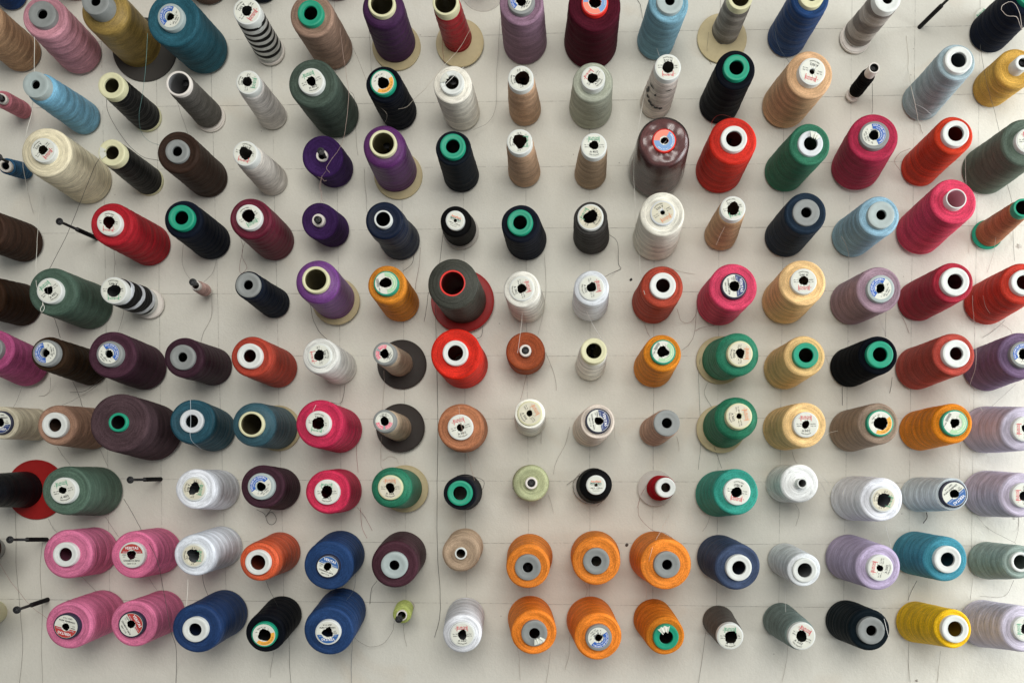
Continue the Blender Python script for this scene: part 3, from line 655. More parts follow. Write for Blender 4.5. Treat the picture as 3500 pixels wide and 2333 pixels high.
 ('H11','pine green','2a7558',('22',2073,695,118,26),'cream','eo',-80,'D',192,('22',1925,800,188),{'fl':(T,'22',1895,820,215),'shine':0.6,'lip':0.012}),
 ('H12','pale yellow','dcb981',('23',405,772,115,34),'white','er',0,'F',199,('23',208,808,193),{}),
 ('H13','mushroom','94806f',('23',1070,758,120,60),'green','or',50,'F',186,('23',790,828,186),{}),
 ('H14','tangerine','dc8320',('23',1735,757,119,42),'green','pg',-120,'F',180,('23',1408,826,179),{}),
 ('H15','lilac','b0a9b8',('23',2362,810,112,36),'white','er',90,'F',198,('23',1985,818,207),{}),
 # eighth row
 ('I0','raven black','14161a',('20',-215,1365,110,50),'red',None,0,'C',150,('20',235,1350,160),{'fl':('dred','20',343,1352,266),'shine':0.8,'bands':1}),
 ('I1','fern green','52685a',('20',565,1360,118,36),'white','eg',15,'F',218,('20',893,1368,216),{'shine':0.6}),
 ('I3','snow white','d0d3d8',('20',1735,1345,110,55),'white','eg',-100,'F',178,('20',1975,1355,176),{'dish':0.0,'lip':0.003,'creamlab':1}),
 ('I4','eggplant','432a34',('21',68,1322,120,43),'lgray','cy',40,'F',193,('21',240,1346,187),{}),
 ('I5','ruby pink','b62c4a',('21',657,1373,113,56),'white','eg',0,'F',197,('21',783,1360,191),{}),
 ('I6','jade green','2a7257',('21',1222,1332,112,42),'cream','eo',0,'D',183,('21',1345,1345,172),{'fl':(T,'21',1362,1345,210),'shine':0.7,'lip':0.006}),
 ('I7','black','1a1c24',('21',1845,1383,113,62),'green',None,0,'F',148,('21',1890,1373,158),{}),
 ('I8','pale olive green','a5aa84',('22',217,1293,55,36),'card',None,0,'F',162,('22',207,1294,160),{'h':0.075,'lip':0.008,'dish':0.002}),
 ('I9','dense black','131314',('22',795,1310,88,16),'white','ma',0,'D',146,('22',770,1318,155),{'fl':('frost','22',748,1328,160),'H':0.085,'bands':0.3,'lip':0.008}),
 ('I10','small dark red','96141e',('22',1418,1333,90,42),'white',None,0,'C',97,('22',1345,1340,104),{'fl':('frost','22',1318,1340,160),'H':0.085,'lip':0.009,'amp':0.0009,'nb':12}),
 ('I11','seafoam green','349080',('22',2058,1370,121,52),'white','er',170,'F',205,('22',1878,1390,204),{}),
 ('I12','bright white','d8dad8',('23',372,1295,46,34),'white',None,0,'F',171,('23',205,1297,166),{'lip':0.014,'dish':0.0}),
 ('I13','white','d6d8de',('23',1097,1440,113,60),'white','eg',-110,'F',194,('23',815,1428,199),{'creamlab':1,'dish':0.0}),
 ('I14','pale grey-blue','bcc6ca',('23',1728,1392,121,38),'navy','vb',-140,'F',145,('23',1398,1395,153),{}),
 ('I15','pale violet','aea6b6',('23',2355,1402,112,42),'white','er',90,'F',198,('23',1998,1387,204),{}),
 # ninth row
 ('J0a','dusky brown','2e2420',('30',-225,372,110,50),'gray',None,0,'F',190,('30',-60,372,55),{'H':0.1,'amp':0}),
 ('J1','candy pink','c97091',('30',580,420,110,60),'white',None,0,'F',216,('30',855,386,208),{}),
 ('J2','rosy pink','c96a8c',('30',1177,425,116,42),'white','vr',0,'F',210,('30',1428,386,204),{}),
 ('J3','blue-white','ced3da',('30',1728,430,108,55),'white','eg',-95,'F',186,('30',1993,345,181),{'creamlab':1,'dish':0.0,'lip':0.004}),
 ('J4','coral orange','c65634',('31',37,492,113,68),'white',None,0,'F',174,('31',250,395,178),{'shine':0.7}),
 ('J5','cobalt blue','27416b',('31',665,528,108,36),'navy','vb',-22,'F',220,('31',788,407,209),{}),
 ('J6','dull aubergine','482b34',('31',1258,517,119,45),'lgray',None,0,'F',210,('31',1340,413,206),{'shine':0.6}),
 ('J7','marled beige','a58f78',('31',1852,412,54,40),'white',None,0,'F',163,('31',1898,337,152),{'h':0.085,'lip':0.004,'amp':0.001}),
 ('J8','tangerine','dd8130',('32',185,537,117,46),'gray',None,0,'F',195,('32',205,430,200),{}),
 ('J9','tangerine','dd8130',('32',797,480,119,46),'gray',None,0,'F',216,('32',785,423,216),{}),
 ('J10','tangerine','dd8130',('32',1430,512,120,46),'gray',None,0,'F',229,('32',1303,430,220),{}),
 ('J11','slate blue','3f4c66',('32',2073,540,118,63),'white',None,0,'F',206,('32',1882,436,198),{}),
 ('J12','silver white','cdd1d3',('33',395,562,110,65),'white',None,0,'F',148,('33',205,460,148),{'dish':0.0,'lip':0.004}),
 ('J13','lavender','a598b2',('33',1070,540,118,30),'white','er',80,'F',205,('33',765,440,203),{}),
 ('J14','turquoise','42889a',('33',1672,465,122,63),'white',None,0,'F',198,('33',1362,405,194),{}),
 ('J15','ash green','8a9a92',('33',2325,487,90,64),'white',None,0,'F',150,('33',2000,473,166),{'lip':0.004}),
 # bottom row
 ('K0a','cream','c8bc9a',('30',-262,940,110,50),'cream',None,0,'F',190,('30',-40,935,58),{'H':0.1,'amp':0}),
 ('K1','candy pink','c97091',('30',590,1063,117,36),'navy','vr',165,'F',210,('30',937,925,196),{}),
 ('K2','bubblegum pink','c56c8c',('30',1172,1047,118,36),'navy','vr',-60,'F',206,('30',1465,930,194),{}),
 ('K3','navy blue','233b64',('30',1740,1092,113,58),'white',None,0,'F',219,('30',2018,936,206),{'shine':0.6}),
 ('K4','coal black','12151c',('31',95,1138,113,56),'green','or',30,'F',174,('31',270,945,170),{}),
 ('K5','ultramarine blue','27416b',('31',665,1118,113,50),'white','vb',180,'F',220,('31',805,909,208),{}),
 ('K6','lime green','a8b368',('31',1325,965,48,36),'card',None,0,'F',76,('31',1352,890,70),{'kind':'b','H':0.062,'lip':0.005,'amp':0.0008}),
 ('K7','clean white','ccced2',('31',1865,1135,113,44),'white','er',0,'F',174,('31',1897,957,166),{'dish':0.0,'lip':0.004}),
 ('K8','orange','dc7d2c',('32',245,1125,117,48),'gray',None,0,'F',202,('32',205,980,199),{'scrap':-60}),
 ('K9','orange','dc7d2c',('32',820,1165,119,34),'gray','cy',-140,'F',213,('32',735,990,209),{}),
 ('K10','dusty orange','cf7a28',('32',1422,1160,115,62),'green',None,0,'F',173,('32',1300,985,179),{'scrap':105,'shine':0.1}),
 ('K11','grey','5f5a54',('32',1993,1152,119,55),'white','eg',0,'C',124,('32',1885,1007,139),{'lip':0.009}),
 ('K12','grey-green','71807b',('33',368,1150,124,45),'white','er',-30,'C',140,('33',165,998,152),{'lip':0.007}),
 ('K13','blackish green','141e24',('33',990,1100,122,47),'gray',None,0,'F',184,('33',750,1005,180),{}),
 ('K14','sunny yellow','e2b41e',('33',1740,1085,123,68),'white',None,0,'F',171,('33',1370,1018,180),{}),
 ('K15','light lilac','b8b2c0',('33',2365,1085,112,42),'white','eg',90,'F',202,('33',1962,1032,207),{}),
]
roots = {}
for d in SP: roots[d[0]] = build_spool(d)
# labels: look first, then what the spool hangs between
import itertools
rows = {}
for d in SP: rows.setdefault(d[0][0], []).append(d)
POS = {'A': 'cut by the top edge', 'B': 'top row', 'C': 'second row', 'D': 'third row', 'E': 'fourth row', 'F': 'fifth row', 'G': 'sixth row', 'H': 'seventh row', 'I': 'eighth row', 'J': 'ninth row', 'K': 'bottom row'}
HAND = {
 'J8': 'tangerine thread spool with grey tip, leftmost of the three tangerine spools',
 'J9': 'tangerine thread spool with grey tip, middle of the three tangerine spools',
 'J10': 'tangerine thread spool with grey tip, rightmost of the three tangerine spools',
 'K8': 'orange thread spool with plain grey tip, right of the clean white spool',
 'K9': 'orange thread spool with blue Cyrillic label in the bottom row',
 'K10': 'dusty orange thread spool with green tip in the bottom row',
 'D10': 'dark mauve thread spool wrapped in shiny clear plastic film',
 'C13': 'small black thread bobbin on a pinkish white tube with screw inside',
 'F7': 'broad dark olive thread spool on a wide red flange with red tip',
 'F3': 'tiny blush pink bobbin slid forward on its screw',
 'K6': 'small lime green bobbin with the screw head poking out',
 'I8': 'pale olive green flat spool seen end-on with screw in it',
 'B2': 'gold thread cone on a wide charcoal flange in the top row',
 'B4': 'black-and-white thread cone in the top row with white tip',
 'F2': 'black-and-white striped thread cone right of the moss green spool',
 'C10': 'white thread cone with black ink stains on its side',
 'H2': 'very broad aubergine thread spool with small green core',
 'K1': 'candy pink thread spool with upside-down red label in the bottom row',
 'J1': 'candy pink thread spool with plain white tip in the ninth row',
 'G6': 'taupe thread cone with pink label on dark disc, left of tomato red',
 'H6': 'taupe thread cone with pink label on dark disc, left of cinnamon',
}
def edge_ok(i, row): return 0 <= i < len(row)
seen = {}
for R, row in rows.items():
    for i, d in enumerate(row):
        nm, color, tube, lab, opt = d[0], d[1], d[4], d[5], d[10]
        kind = 'bobbin' if opt.get('kind') == 'b' else 'thread spool'
        tip = LABNAME[lab] if lab else TIPNAME[tube]
        if opt.get('scrap') is not None and not lab: tip = TIPNAME[tube]+' and torn label'
        if R == 'A' or d[2] is None or nm in ('J0a', 'K0a', 'B0', 'E0', 'F0', 'G0', 'I0'):
            edge = 'top' if R == 'A' else 'left'
            s = f'{color} {kind} cut by the {edge} edge of the photo'
            if nm == 'I0': s = 'raven black thread spool on a red flange cut by the left edge'
        else:
            ends = []
            if edge_ok(i-1, row): ends.append(row[i-1][1])
            if edge_ok(i+1, row): ends.append(row[i+1][1])
            if len(ends) == 2: s = f'{color} {kind} with {tip} between the {ends[0]} and {ends[1]} ones'
            else: s = f'{color} {kind} with {tip} beside the {ends[0]} one'
        s = HAND.get(nm, s)
        if len(s.split()) > 16: s = s.replace('thread spool', 'spool').replace(' ones', '')
        if len(s.split()) > 16: print('LONG', nm, len(s.split()), s)
        if s in seen: print('DUP', nm, s)
        seen[s] = nm
        r = roots[nm]; tag(r, s, 'thread bobbin' if kind == 'bobbin' else 'thread spool', 'thread spools hung on the wall screws'); del r['k']
# ---------------------------------------------------------------- screws on the wall and inside tubes
def pn(t, x, y): return nat(t, x, y)
def hd(t, x, y, h): a = nat(t, x, y); return (a[0], a[1], h)
screw(pn('10', 870, 622), hd('10', 530, 470, 0.098), 0.0052, 'bare black screw pointing up left beside the scarlet spool')
screw(pn('20', 1435, 1258), hd('20', 1163, 1265, 0.098), 0.0051, 'bare black screw between the fern green and snow white spools')
screw(pn('30', 418, 286), hd('30', 88, 288, 0.100), 0.0052, 'bare black screw left of the candy pink spool with plain white tip')
screw(pn('30', 427, 822), hd('30', 150, 915, 0.098), 0.0054, 'bare black screw left of the candy pink spool in the bottom row')
screw(pn('03', 1418, 245), hd('03', 1790, -120, 0.105), 0.0052, 'bare black screw cut by the top edge, right of the grey swirled cone')
inside = [
 ('C0', ('00', -12, 868), 0.088, 0.0052, 'screw poking out of the rose pink bobbin at the left edge'),
 ('D0', ('00', -12, 1405), 0.095, 0.0052, 'screw poking out of the denim blue bobbin at the left edge'),
 ('D5', ('01', 602, 1350), 0.100, 0.0052, 'screw poking out of the violet spool in the third row'),
 ('E5', ('11', 570, 452), 0.081, 0.0050, 'screw head filling the core of the deep violet spool'),
 ('F3', ('10', 1723, 1012), 0.083, 0.0054, 'screw poking out of the tiny blush pink bobbin'),
 ('K6', ('31', 1300, 998), 0.090, 0.0054, 'screw poking out of the small lime green bobbin'),
 ('G8', ('22', 168, 108), 0.070, 0.0050, 'screw head inside the core of the rust spool'),
 ('I8', ('22', 217, 1293), 0.070, 0.0052, 'screw head inside the core of the pale olive green spool'),
 ('G9', ('22', 765, 72), 0.070, 0.0050, 'screw seen inside the cream tube of the bone white spool'),
 ('C13', ('03', 1012, 603), 0.079, 0.0052, 'screw head inside the small black bobbin'),
 ('C15', ('03', 2342, 556), 0.082, 0.0052, 'screw head inside the white core of the mustard spool'),
 ('C7', ('01', 1785, 728), 0.090, 0.0050, 'screw seen inside the off-white spool with torn label'),
 ('C3', ('00', 1660, 740), 0.085, 0.0050, 'screw seen inside the open tube of the dark grey cone'),
 ('D6', ('01', 1190, 1300), 0.070, 0.0050, 'screw deep inside the cream tube of the bright purple cone'),
 ('D11', ('02', 2005, 1225), 0.080, 0.0050, 'screw seen inside the bright red spool'),
 ('C8', ('02', 135, 695), 0.075, 0.0050, 'screw seen inside the tan cone in the second row'),
 ('J8', ('32', 180, 540), 0.070, 0.0050, 'screw inside the leftmost of the three tangerine spools'),
]
BASES = {d[0]: d[9] for d in SP}
for key, (t, x, y), h, hr, lab in inside:
    b = BASES[key]
    screw(nat(b[0], b[1], b[2]), hd(t, x, y, h), hr, lab, 'screws seen inside spools')

# loose label stuck behind the midnight navy spool
c = at(*nat('03', 2003, 170), 0.0); root = bpy.data.objects.new('paper_disc', None); put(root); root.location = (c.x, -0.0015, c.z); root.rotation_euler = (math.radians(90), 0, 0)
build_label('eg', root, 95*TS*D/F, 0.0, 0.004, 40)
tag(root, 'round white paper label with green print on the wall behind the midnight navy spool', 'paper label')

# ---------------------------------------------------------------- loose threads
TH = {}
def thread_line(pts, hexc, label, rad=0.00032, wob=0.0008):
    # pts: (tile, x, y, height off the wall); smoothed with Catmull-Rom, swept as a thin round tube
    P = [at(*nat(t, x, y), h) for t, x, y, h in pts]
    Q = []
    E = [P[0]*2-P[1]]+P+[P[-1]*2-P[-2]]
    for i in range(1, len(E)-2):
        p0, p1, p2, p3 = E[i-1:i+3]; N = max(3, int((p2-p1).length/0.006))
        for k in range(N):
            t = k/N
            Q.append(0.5*((2*p1)+(p2-p0)*t+(2*p0-5*p1+4*p2-p3)*t*t+(3*p1-p0-3*p2+p3)*t*t*t))
    Q.append(P[-1])
    o0 = Vector((0, 0, 0))
    for i in range(len(Q)):
        o0 = o0*0.8+Vector((random.gauss(0, wob*0.2), 0, random.gauss(0, wob*0.2))); Q[i] = Q[i]+o0
        if Q[i].y > -rad*1.2: Q[i].y = -rad*1.2
    vs_, fs = [], []
    for i, q in enumerate(Q):
        d = (Q[min(i+1, len(Q)-1)]-Q[max(i-1, 0)]).normalized(); a = d.cross(Vector((0, 1, 0)))
        a = a.normalized() if a.length > 1e-4 else Vector((1, 0, 0)); b_ = d.cross(a)
        for k in range(5):
            an = 2*math.pi*k/5; vs_.append(q+(a*math.cos(an)+b_*math.sin(an))*rad)
        if i:
            for k in range(5): fs.append(((i-1)*5+k, (i-1)*5+(k+1) % 5, i*5+(k+1) % 5, i*5+k))
    if hexc not in TH:
        m, nt, b = newmat('loose_thread_'+hexc); b.inputs['Base Color'].default_value = rgb(hexc, 1.0); b.inputs['Roughness'].default_value = 0.6; TH[hexc] = m
    o = meshobj('loose_thread', vs_, fs, TH[hexc], None)
    return tag(o, label, 'thread', 'loose threads')
W, B, G = 'd6d3c8', '474441', '8a867e'
L_ = [
 ([('00',308,330,.10),('00',305,640,.09),('00',285,980,.09),('00',232,1200,.09),('00',205,1450,.08),('10',225,80,.06),('10',262,260,.03),('10',298,392,.002)], W, 'white thread hanging over the sky blue and cream spools at left'),
 ([('10',370,210,.01),('10',352,320,.02),('10',335,560,.06),('10',322,850,.09),('10',330,1050,.103),('10',385,1190,.106),('10',360,1255,.106),('10',378,1276,.106),('10',395,1240,.106),('10',382,1195,.106)], W, 'white thread ending in a loop on the moss green spool'),
 ([('00',900,1400,.10),('10',830,20,.09),('10',700,340,.05),('10',590,600,.03),('10',480,820,.06),('10',415,960,.10),('10',430,1140,.106)], B, 'dark thread running from the jet black spool to the moss green spool'),
 ([('00',1320,300,.10),('00',1308,520,.09),('00',1285,750,.09),('00',1243,1030,.07),('00',1262,1180,.04),('00',1330,1260,.03),('00',1425,1298,.08)], '5f8a86', 'teal thread hanging from the dark teal spool across the black spool'),
 ([('00',950,890,.10),('00',965,1000,.05),('00',1040,1150,.02),('00',1160,1310,.01),('00',1290,1410,.01),('00',1420,1432,.05)], B, 'black thread curling between the two glossy black cones'),
 ([('00',1580,905,.10),('00',1610,1000,.06),('00',1650,1110,.02),('00',1685,1210,.04)], G, 'grey thread under the dark grey cone'),
 ([('00',510,1040,.06),('00',620,1180,.02),('00',720,1310,.01),('00',800,1440,.03)], 'b8b4ac', 'pale thread between the sky blue and cream spools'),
 ([('01',775,250,.08),('01',800,480,.06),('01',832,700,.09),('01',850,850,.10),('01',830,1080,.09),('01',790,1290,.08),('01',700,1420,.085),('01',652,1500,.085),('01',682,1542,.086)], 'b39a8e', 'beige thread running down over the sage green and violet spools'),
 ([('01',1035,250,.07),('01',1045,420,.02),('01',1050,590,.01),('01',1052,640,.001)], G, 'thin thread hanging left of the plum purple cone'),
 ([('01',1945,250,.06),('01',1840,430,.05),('01',1700,590,.09),('01',1560,760,.10),('01',1430,890,.08),('01',1370,955,.075),('01',1290,974,.07)], 'c9bfae', 'pale thread crossing from the cherry red cone to the blue-black spool'),
 ([('01',2205,160,.02),('01',2190,400,.01),('01',2172,700,.01),('01',2165,950,.01),('01',2100,1090,.01),('01',1960,1165,.02)], G, 'grey thread curving beside the off-white spool'),
 ([('01',1690,330,.04),('01',1695,470,.02),('01',1705,570,.01)], '8a3030', 'red thread on the flange of the cherry red cone'),
 ([('01',1880,600,.105),('01',1790,680,.107),('01',1730,740,.108),('01',1655,800,.105)], 'e2dfd8', 'white thread lying over the tip of the off-white spool'),
 ([('01',890,430,.05),('01',950,570,.02),('01',1000,700,.02),('01',1050,880,.06),('01',1180,1000,.08),('01',1190,1060,.06),('01',1155,1115,.03)], '9a9084', 'brownish thread curling over the blue-black spool'),
 ([('01',870,820,.08),('01',905,870,.04),('01',918,1100,.001),('01',920,1260,.001),('01',935,1388,.001)], G, 'thin thread on the wall right of the sage green spool'),
 ([('11',650,20,.08),('11',612,70,.07),('11',598,150,.06),('11',605,240,.06),('11',625,300,.06)], 'a08880', 'frayed brown tuft between the two violet spools'),
 ([('11',612,60,.07),('11',590,170,.06),('11',615,210,.06),('11',600,300,.06)], 'a08880', 'second strand of the frayed tuft between the two violet spools'),
 ([('11',570,70,.06),('11',612,90,.065),('11',630,110,.065),('11',655,100,.06)], 'a08880', 'short cross strand of the frayed tuft between the violet spools'),
 ([('11',1695,560,.05),('11',1682,700,.03),('11',1665,860,.01)], B, 'black thread hanging from the plain black spool'),
 ([('11',1560,1100,.10),('11',1548,1220,.06),('11',1525,1365,.01)], B, 'black thread hanging from the left of the dark olive spool'),
 ([('11',1628,1210,.02),('21',1632,10,.01),('21',1640,400,.001),('21',1648,900,.001),('21',1640,1450,.001),('31',1640,100,.001),('31',1645,400,.001),('31',1668,800,.001),('31',1660,1000,.002),('31',1618,1160,.002)], B, 'long dark thread running down the middle of the wall'),
 ([('11',1490,700,.04),('11',1480,870,.01),('11',1455,1000,.005),('11',1448,1080,.01)], '6a3a34', 'reddish thread hanging from the navy stepped spool'),
 ([('11',1440,760,.03),('11',1410,860,.01),('11',1335,915,.02)], B, 'short dark thread arc under the navy stepped spool'),
 ([('11',510,1210,.08),('11',530,1330,.03),('11',580,1440,.01),('11',660,1525,.04)], B, 'dark thread hanging from the lilac purple spool'),
 ([('11',990,0,.001),('11',1005,220,.001),('11',1020,400,.07),('11',1098,555,.10)], G, 'thin thread reaching onto the navy stepped spool'),
 ([('11',2052,1400,.01),('11',2035,1490,.01),('11',1975,1518,.03)], B, 'small dark thread hook under the red flange'),
 ([('10',1640,680,.06),('10',1632,860,.01),('10',1700,990,.07)], G, 'grey thread from the black-navy spool to the tiny blush bobbin'),
 ([('10',1930,830,.01),('10',1900,930,.005),('10',1820,1012,.05)], G, 'grey thread curving into the tiny blush bobbin'),
 ([('10',1895,1130,.01),('10',1885,1330,.001),('10',1820,1450,.001),('10',1795,1540,.001)], G, 'thin thread hanging below the tiny blush bobbin'),
 ([('10',1018,720,.05),('10',1025,830,.002),('10',1015,965,.05)], G, 'thin thread between the scarlet spool and the striped cone'),
 ([('10',2150,610,.07),('10',2168,720,.02),('10',2140,860,.01),('10',2150,935,.02),('10',2205,880,.01),('10',2165,790,.01),('10',2175,690,.03),('10',2205,640,.06)], '7a4048', 'reddish looped thread under the wine red spool'),
 ([('10',1110,1250,.06),('10',1090,1340,.01),('10',1055,1450,.01)], G, 'short grey thread under the striped cone'),
 ([('10',485,1335,.08),('10',515,1430,.05),('10',540,1505,.09)], B, 'dark thread from the moss green spool to the bark brown spool'),
 ([('20',650,385,.06),('20',700,500,.03),('20',735,610,.08)], B, 'dark thread under the bark brown spool'),
 ([('20',920,370,.04),('20',830,450,.01),('20',700,530,.01),('20',555,600,.06)], G, 'grey thread slanting down to the warm brown spool'),
 ([('20',930,345,.05),('20',760,470,.02),('20',625,483,.01)], B, 'dark thread end left of the aubergine spool'),
 ([('20',200,430,.02),('20',150,560,.01),('20',120,620,.05)], G, 'grey thread under the magenta spool'),
 ([('20',450,350,.02),('20',445,460,.005),('20',400,510,.001),('20',350,515,.001)], G, 'grey thread hook beside the magenta spool'),
 ([('20',1700,550,.10),('20',1702,740,.108),('20',1705,900,.105),('20',1800,990,.06)], 'c4ccd0', 'pale thread lying across the deep teal spool'),
 ([('20',510,965,.05),('20',570,1060,.01),('20',630,1135,.05)], G, 'grey thread above the fern green spool'),
 ([('20',895,995,.02),('20',930,1070,.01),('20',965,1145,.03)], G, 'grey thread between the warm brown and fern green spools'),
 ([('20',1105,1435,.04),('30',1160,10,.02),('30',1260,200,.05),('30',1400,460,.10),('30',1440,650,.08),('30',1480,850,.08),('30',1525,1100,.09),('30',1568,1230,.07),('30',1575,1400,.01),('30',1568,1600,.001)], B, 'long dark thread falling over the rosy pink and bubblegum pink spools'),
 ([('30',1680,640,.09),('30',1665,900,.10),('30',1660,1060,.108),('30',1675,1190,.107),('30',1672,1260,.105)], W, 'white thread hanging over the navy blue spool in the bottom row'),
 ([('30',1810,590,.06),('30',1820,680,.02),('30',1858,780,.03)], B, 'dark thread between the blue-white and navy blue spools'),
 ([('30',720,610,.05),('30',790,680,.01),('30',860,750,.02)], G, 'grey thread between the two candy pink spools'),
 ([('30',1320,615,.05),('30',1360,680,.01),('30',1400,740,.02)], G, 'grey thread between the rosy pink and bubblegum pink spools'),
 ([('30',430,100,.02),('30',470,180,.005),('30',510,220,.05)], G, 'grey thread below the red flange at left'),
 ([('30',940,80,.04),('30',1010,190,.01),('30',1060,260,.02)], G, 'grey thread under the fern green spool'),
 ([('20',135,1500,.001),('30',140,200,.001),('30',150,600,.001),('30',180,950,.001),('30',200,1250,.001),('30',170,1600,.001)], '8a867e', 'long grey thread on the wall at lower left'),
 ([('30',380,310,.001),('30',358,550,.001),('30',375,900,.001),('30',368,1250,.001),('30',382,1600,.001)], 'a19d94', 'faint grey thread on the wall left of the pink spools'),
 ([('30',0,500,.05),('30',90,650,.02),('30',160,740,.01),('30',280,880,.05),('30',420,990,.09)], 'b08f86', 'pinkish thread passing the bare screw at lower left'),
 ([('31',115,660,.08),('31',150,740,.03),('31',220,880,.06),('31',290,1010,.08),('31',318,1150,.03),('31',325,1350,.001),('31',338,1600,.001)], '3a3a3a', 'dark thread crossing the coal black spool'),
 ([('31',180,1290,.04),('31',165,1400,.001),('31',155,1520,.001)], G, 'short grey thread below the coal black spool'),
 ([('31',912,600,.03),('31',895,740,.04),('31',780,900,.08),('31',830,1020,.09),('31',890,1100,.08),('31',880,1250,.02),('31',872,1400,.001),('31',878,1600,.001)], '55606e', 'grey-blue thread falling past the ultramarine blue spool'),
 ([('31',1260,1010,.08),('31',1240,1110,.03),('31',1160,1220,.01),('31',1040,1245,.01),('31',950,1200,.02),('31',900,1160,.05)], '7d756a', 'grey thread swinging from the lime green bobbin'),
 ([('31',1335,1040,.05),('31',1350,1140,.001),('31',1370,1240,.001)], '8f8a80', 'short grey thread end under the lime green bobbin'),
 ([('31',1400,830,.01),('31',1435,870,.005),('31',1425,910,.01),('31',1405,930,.02)], '7a5a44', 'brown thread loop at the lime green bobbin'),
 ([('31',1105,655,.06),('31',1055,730,.01),('31',1038,860,.002)], B, 'short dark thread under the dull aubergine spool'),
 ([('31',930,0,.02),('31',1000,90,.001),('31',1062,208,.001)], '7a3038', 'crimson thread ends under the ruby pink spool'),
 ([('31',958,0,.02),('31',970,170,.001),('31',1015,275,.001)], '9a5050', 'second crimson thread end under the ruby pink spool'),
 ([('31',30,20,.01),('31',100,60,.01),('31',130,140,.001),('31',180,150,.001),('31',205,100,.001),('31',160,40,.001),('31',110,80,.001),('31',170,0,.02)], B, 'tangled dark thread under the eggplant spool'),
 ([('21',580,540,.10),('21',555,600,.106),('21',530,655,.107)], 'e0d2cc', 'short white thread on the cerise spool'),
 ([('21',820,410,.02),('21',800,540,.01),('21',770,585,.01),('21',690,570,.08)], B, 'dark thread hanging from the pearl white spool'),
 ([('21',915,860,.05),('21',925,1000,.001),('21',935,1200,.001)], '96404a', 'red thread below the cerise spool'),
 ([('21',1165,290,.08),('21',1168,450,.001),('21',1150,650,.02)], 'a59a8c', 'beige thread between the two taupe cones'),
 ([('21',1140,880,.06),('21',1138,1020,.001),('21',1150,1160,.05),('21',1220,1195,.09)], 'b0a490', 'beige thread reaching the jade green spool'),
 ([('21',1160,1090,.001),('21',1210,1058,.001),('21',1270,1070,.001),('21',1295,1120,.001)], 'b5ac9e', 'faint curved thread above the jade green spool'),
 ([('21',1835,610,.10),('21',1850,740,.107),('21',1880,870,.106),('21',1925,1080,.03),('21',1975,1270,.09)], 'b9a08e', 'beige thread from the cinnamon spool to the small black spool'),
 ([('21',1820,1228,.09),('21',1960,1235,.09),('21',2060,1275,.04),('21',2045,1350,.03)], B, 'dark thread around the black spool with green tip in the eighth row'),
 ([('12',915,590,.06),('12',985,660,.02),('12',995,850,.002),('12',1018,890,.002),('12',940,930,.01),('12',868,965,.09)], B, 'dark thread looping from the charcoal spool to the cool white spool'),
 ([('02',1240,800,.10),('02',1205,960,.07),('02',1150,1300,.07),('02',1130,1500,.06),('12',1140,250,.04),('12',1145,500,.06),('12',1175,680,.03),('12',1188,900,.06),('12',1205,1010,.10),('12',1232,1125,.107)], W, 'white thread falling from the stained cone to the brick red spool'),
 ([('12',1170,610,.06),('12',1215,730,.03),('12',1300,805,.01),('12',1430,870,.002),('12',1560,915,.002),('12',1680,940,.002)], 'd2ccc2', 'white thread end curling right from the fluffy white spool'),
 ([('12',133,1270,.07),('12',125,1400,.08),('22',95,135,.085)], 'cfc9c0', 'bright white thread from the milk white spool to the rust spool'),
 ([('12',705,1260,.07),('12',770,1400,.05),('12',850,1530,.10)], 'e6e4e0', 'white thread from the cool white spool to the bone white spool'),
 ([('12',1960,480,.10),('12',1910,580,.08),('12',1870,680,.06)], 'dcd0c2', 'pale thread on the sandy tan cone'),
 ([('12',1515,1250,.07),('12',1560,1360,.01),('12',1640,1365,.005),('12',1690,1280,.02),('12',1700,1120,.08)], '8a5a50', 'reddish thread sagging between the brick red and raspberry spools'),
 ([('12',1690,1240,.04),('12',1678,1440,.001),('12',1630,1560,.001),('22',1560,110,.07)], '6d4a46', 'dark thread down to the amber spool'),
 ([('12',1850,1395,.02),('12',1740,1415,.005),('12',1680,1445,.001)], '8a4a48', 'short red thread under the raspberry spool'),
 ([('12',330,760,.01),('12',345,1000,.001),('12',330,1250,.01),('12',275,1480,.03)], '938d84', 'thin grey thread right of the milk white spool'),
 ([('12',1230,1390,.01),('12',1250,1450,.002),('12',1280,1500,.05)], '8a5a50', 'short thread under the brick red spool'),
 ([('02',1165,0,.001),('02',1195,80,.001),('02',1212,165,.06)], B, 'dark thread at the top edge left of the light blue spool'),
 ([('02',1320,380,.05),('02',1340,440,.04),('02',1358,505,.09)], 'd9d8d4', 'white thread below the light blue spool'),
 ([('02',1830,1150,.09),('02',1835,1075,.05),('02',1900,1027,.04),('02',2000,1045,.09)], 'a83830', 'red thread arc over the bright red spool'),
 ([('02',1840,1160,.10),('02',1880,1270,.108),('02',1990,1370,.107),('02',2100,1440,.106)], 'c85a48', 'light red thread on the face of the bright red spool'),
 ([('02',1500,1080,.11),('02',1440,1150,.112),('02',1425,1250,.112),('02',1370,1310,.112),('02',1305,1465,.11)], 'dcd8d4', 'white stitching thread across the plastic-wrapped spool'),
 ([('02',1800,290,.06),('02',1790,420,.01),('02',1800,520,.002),('02',1830,580,.002)], '8a8070', 'grey thread on the flange of the marled cone'),
 ([('03',125,260,.07),('03',150,400,.04),('03',220,510,.03),('03',330,640,.09),('03',435,752,.108)], '4a5a66', 'dark blue thread from the royal blue spool to the peach spool'),
 ([('03',1305,320,.001),('03',1315,600,.001),('03',1350,800,.06),('03',1385,960,.05),('03',1410,1090,.002),('03',1450,1190,.002)], W, 'white thread over the pale blue-grey spool'),
 ([('03',1385,930,.05),('03',1460,970,.06),('03',1525,1025,.05)], 'c8ccce', 'short pale strand on the pale blue-grey spool'),
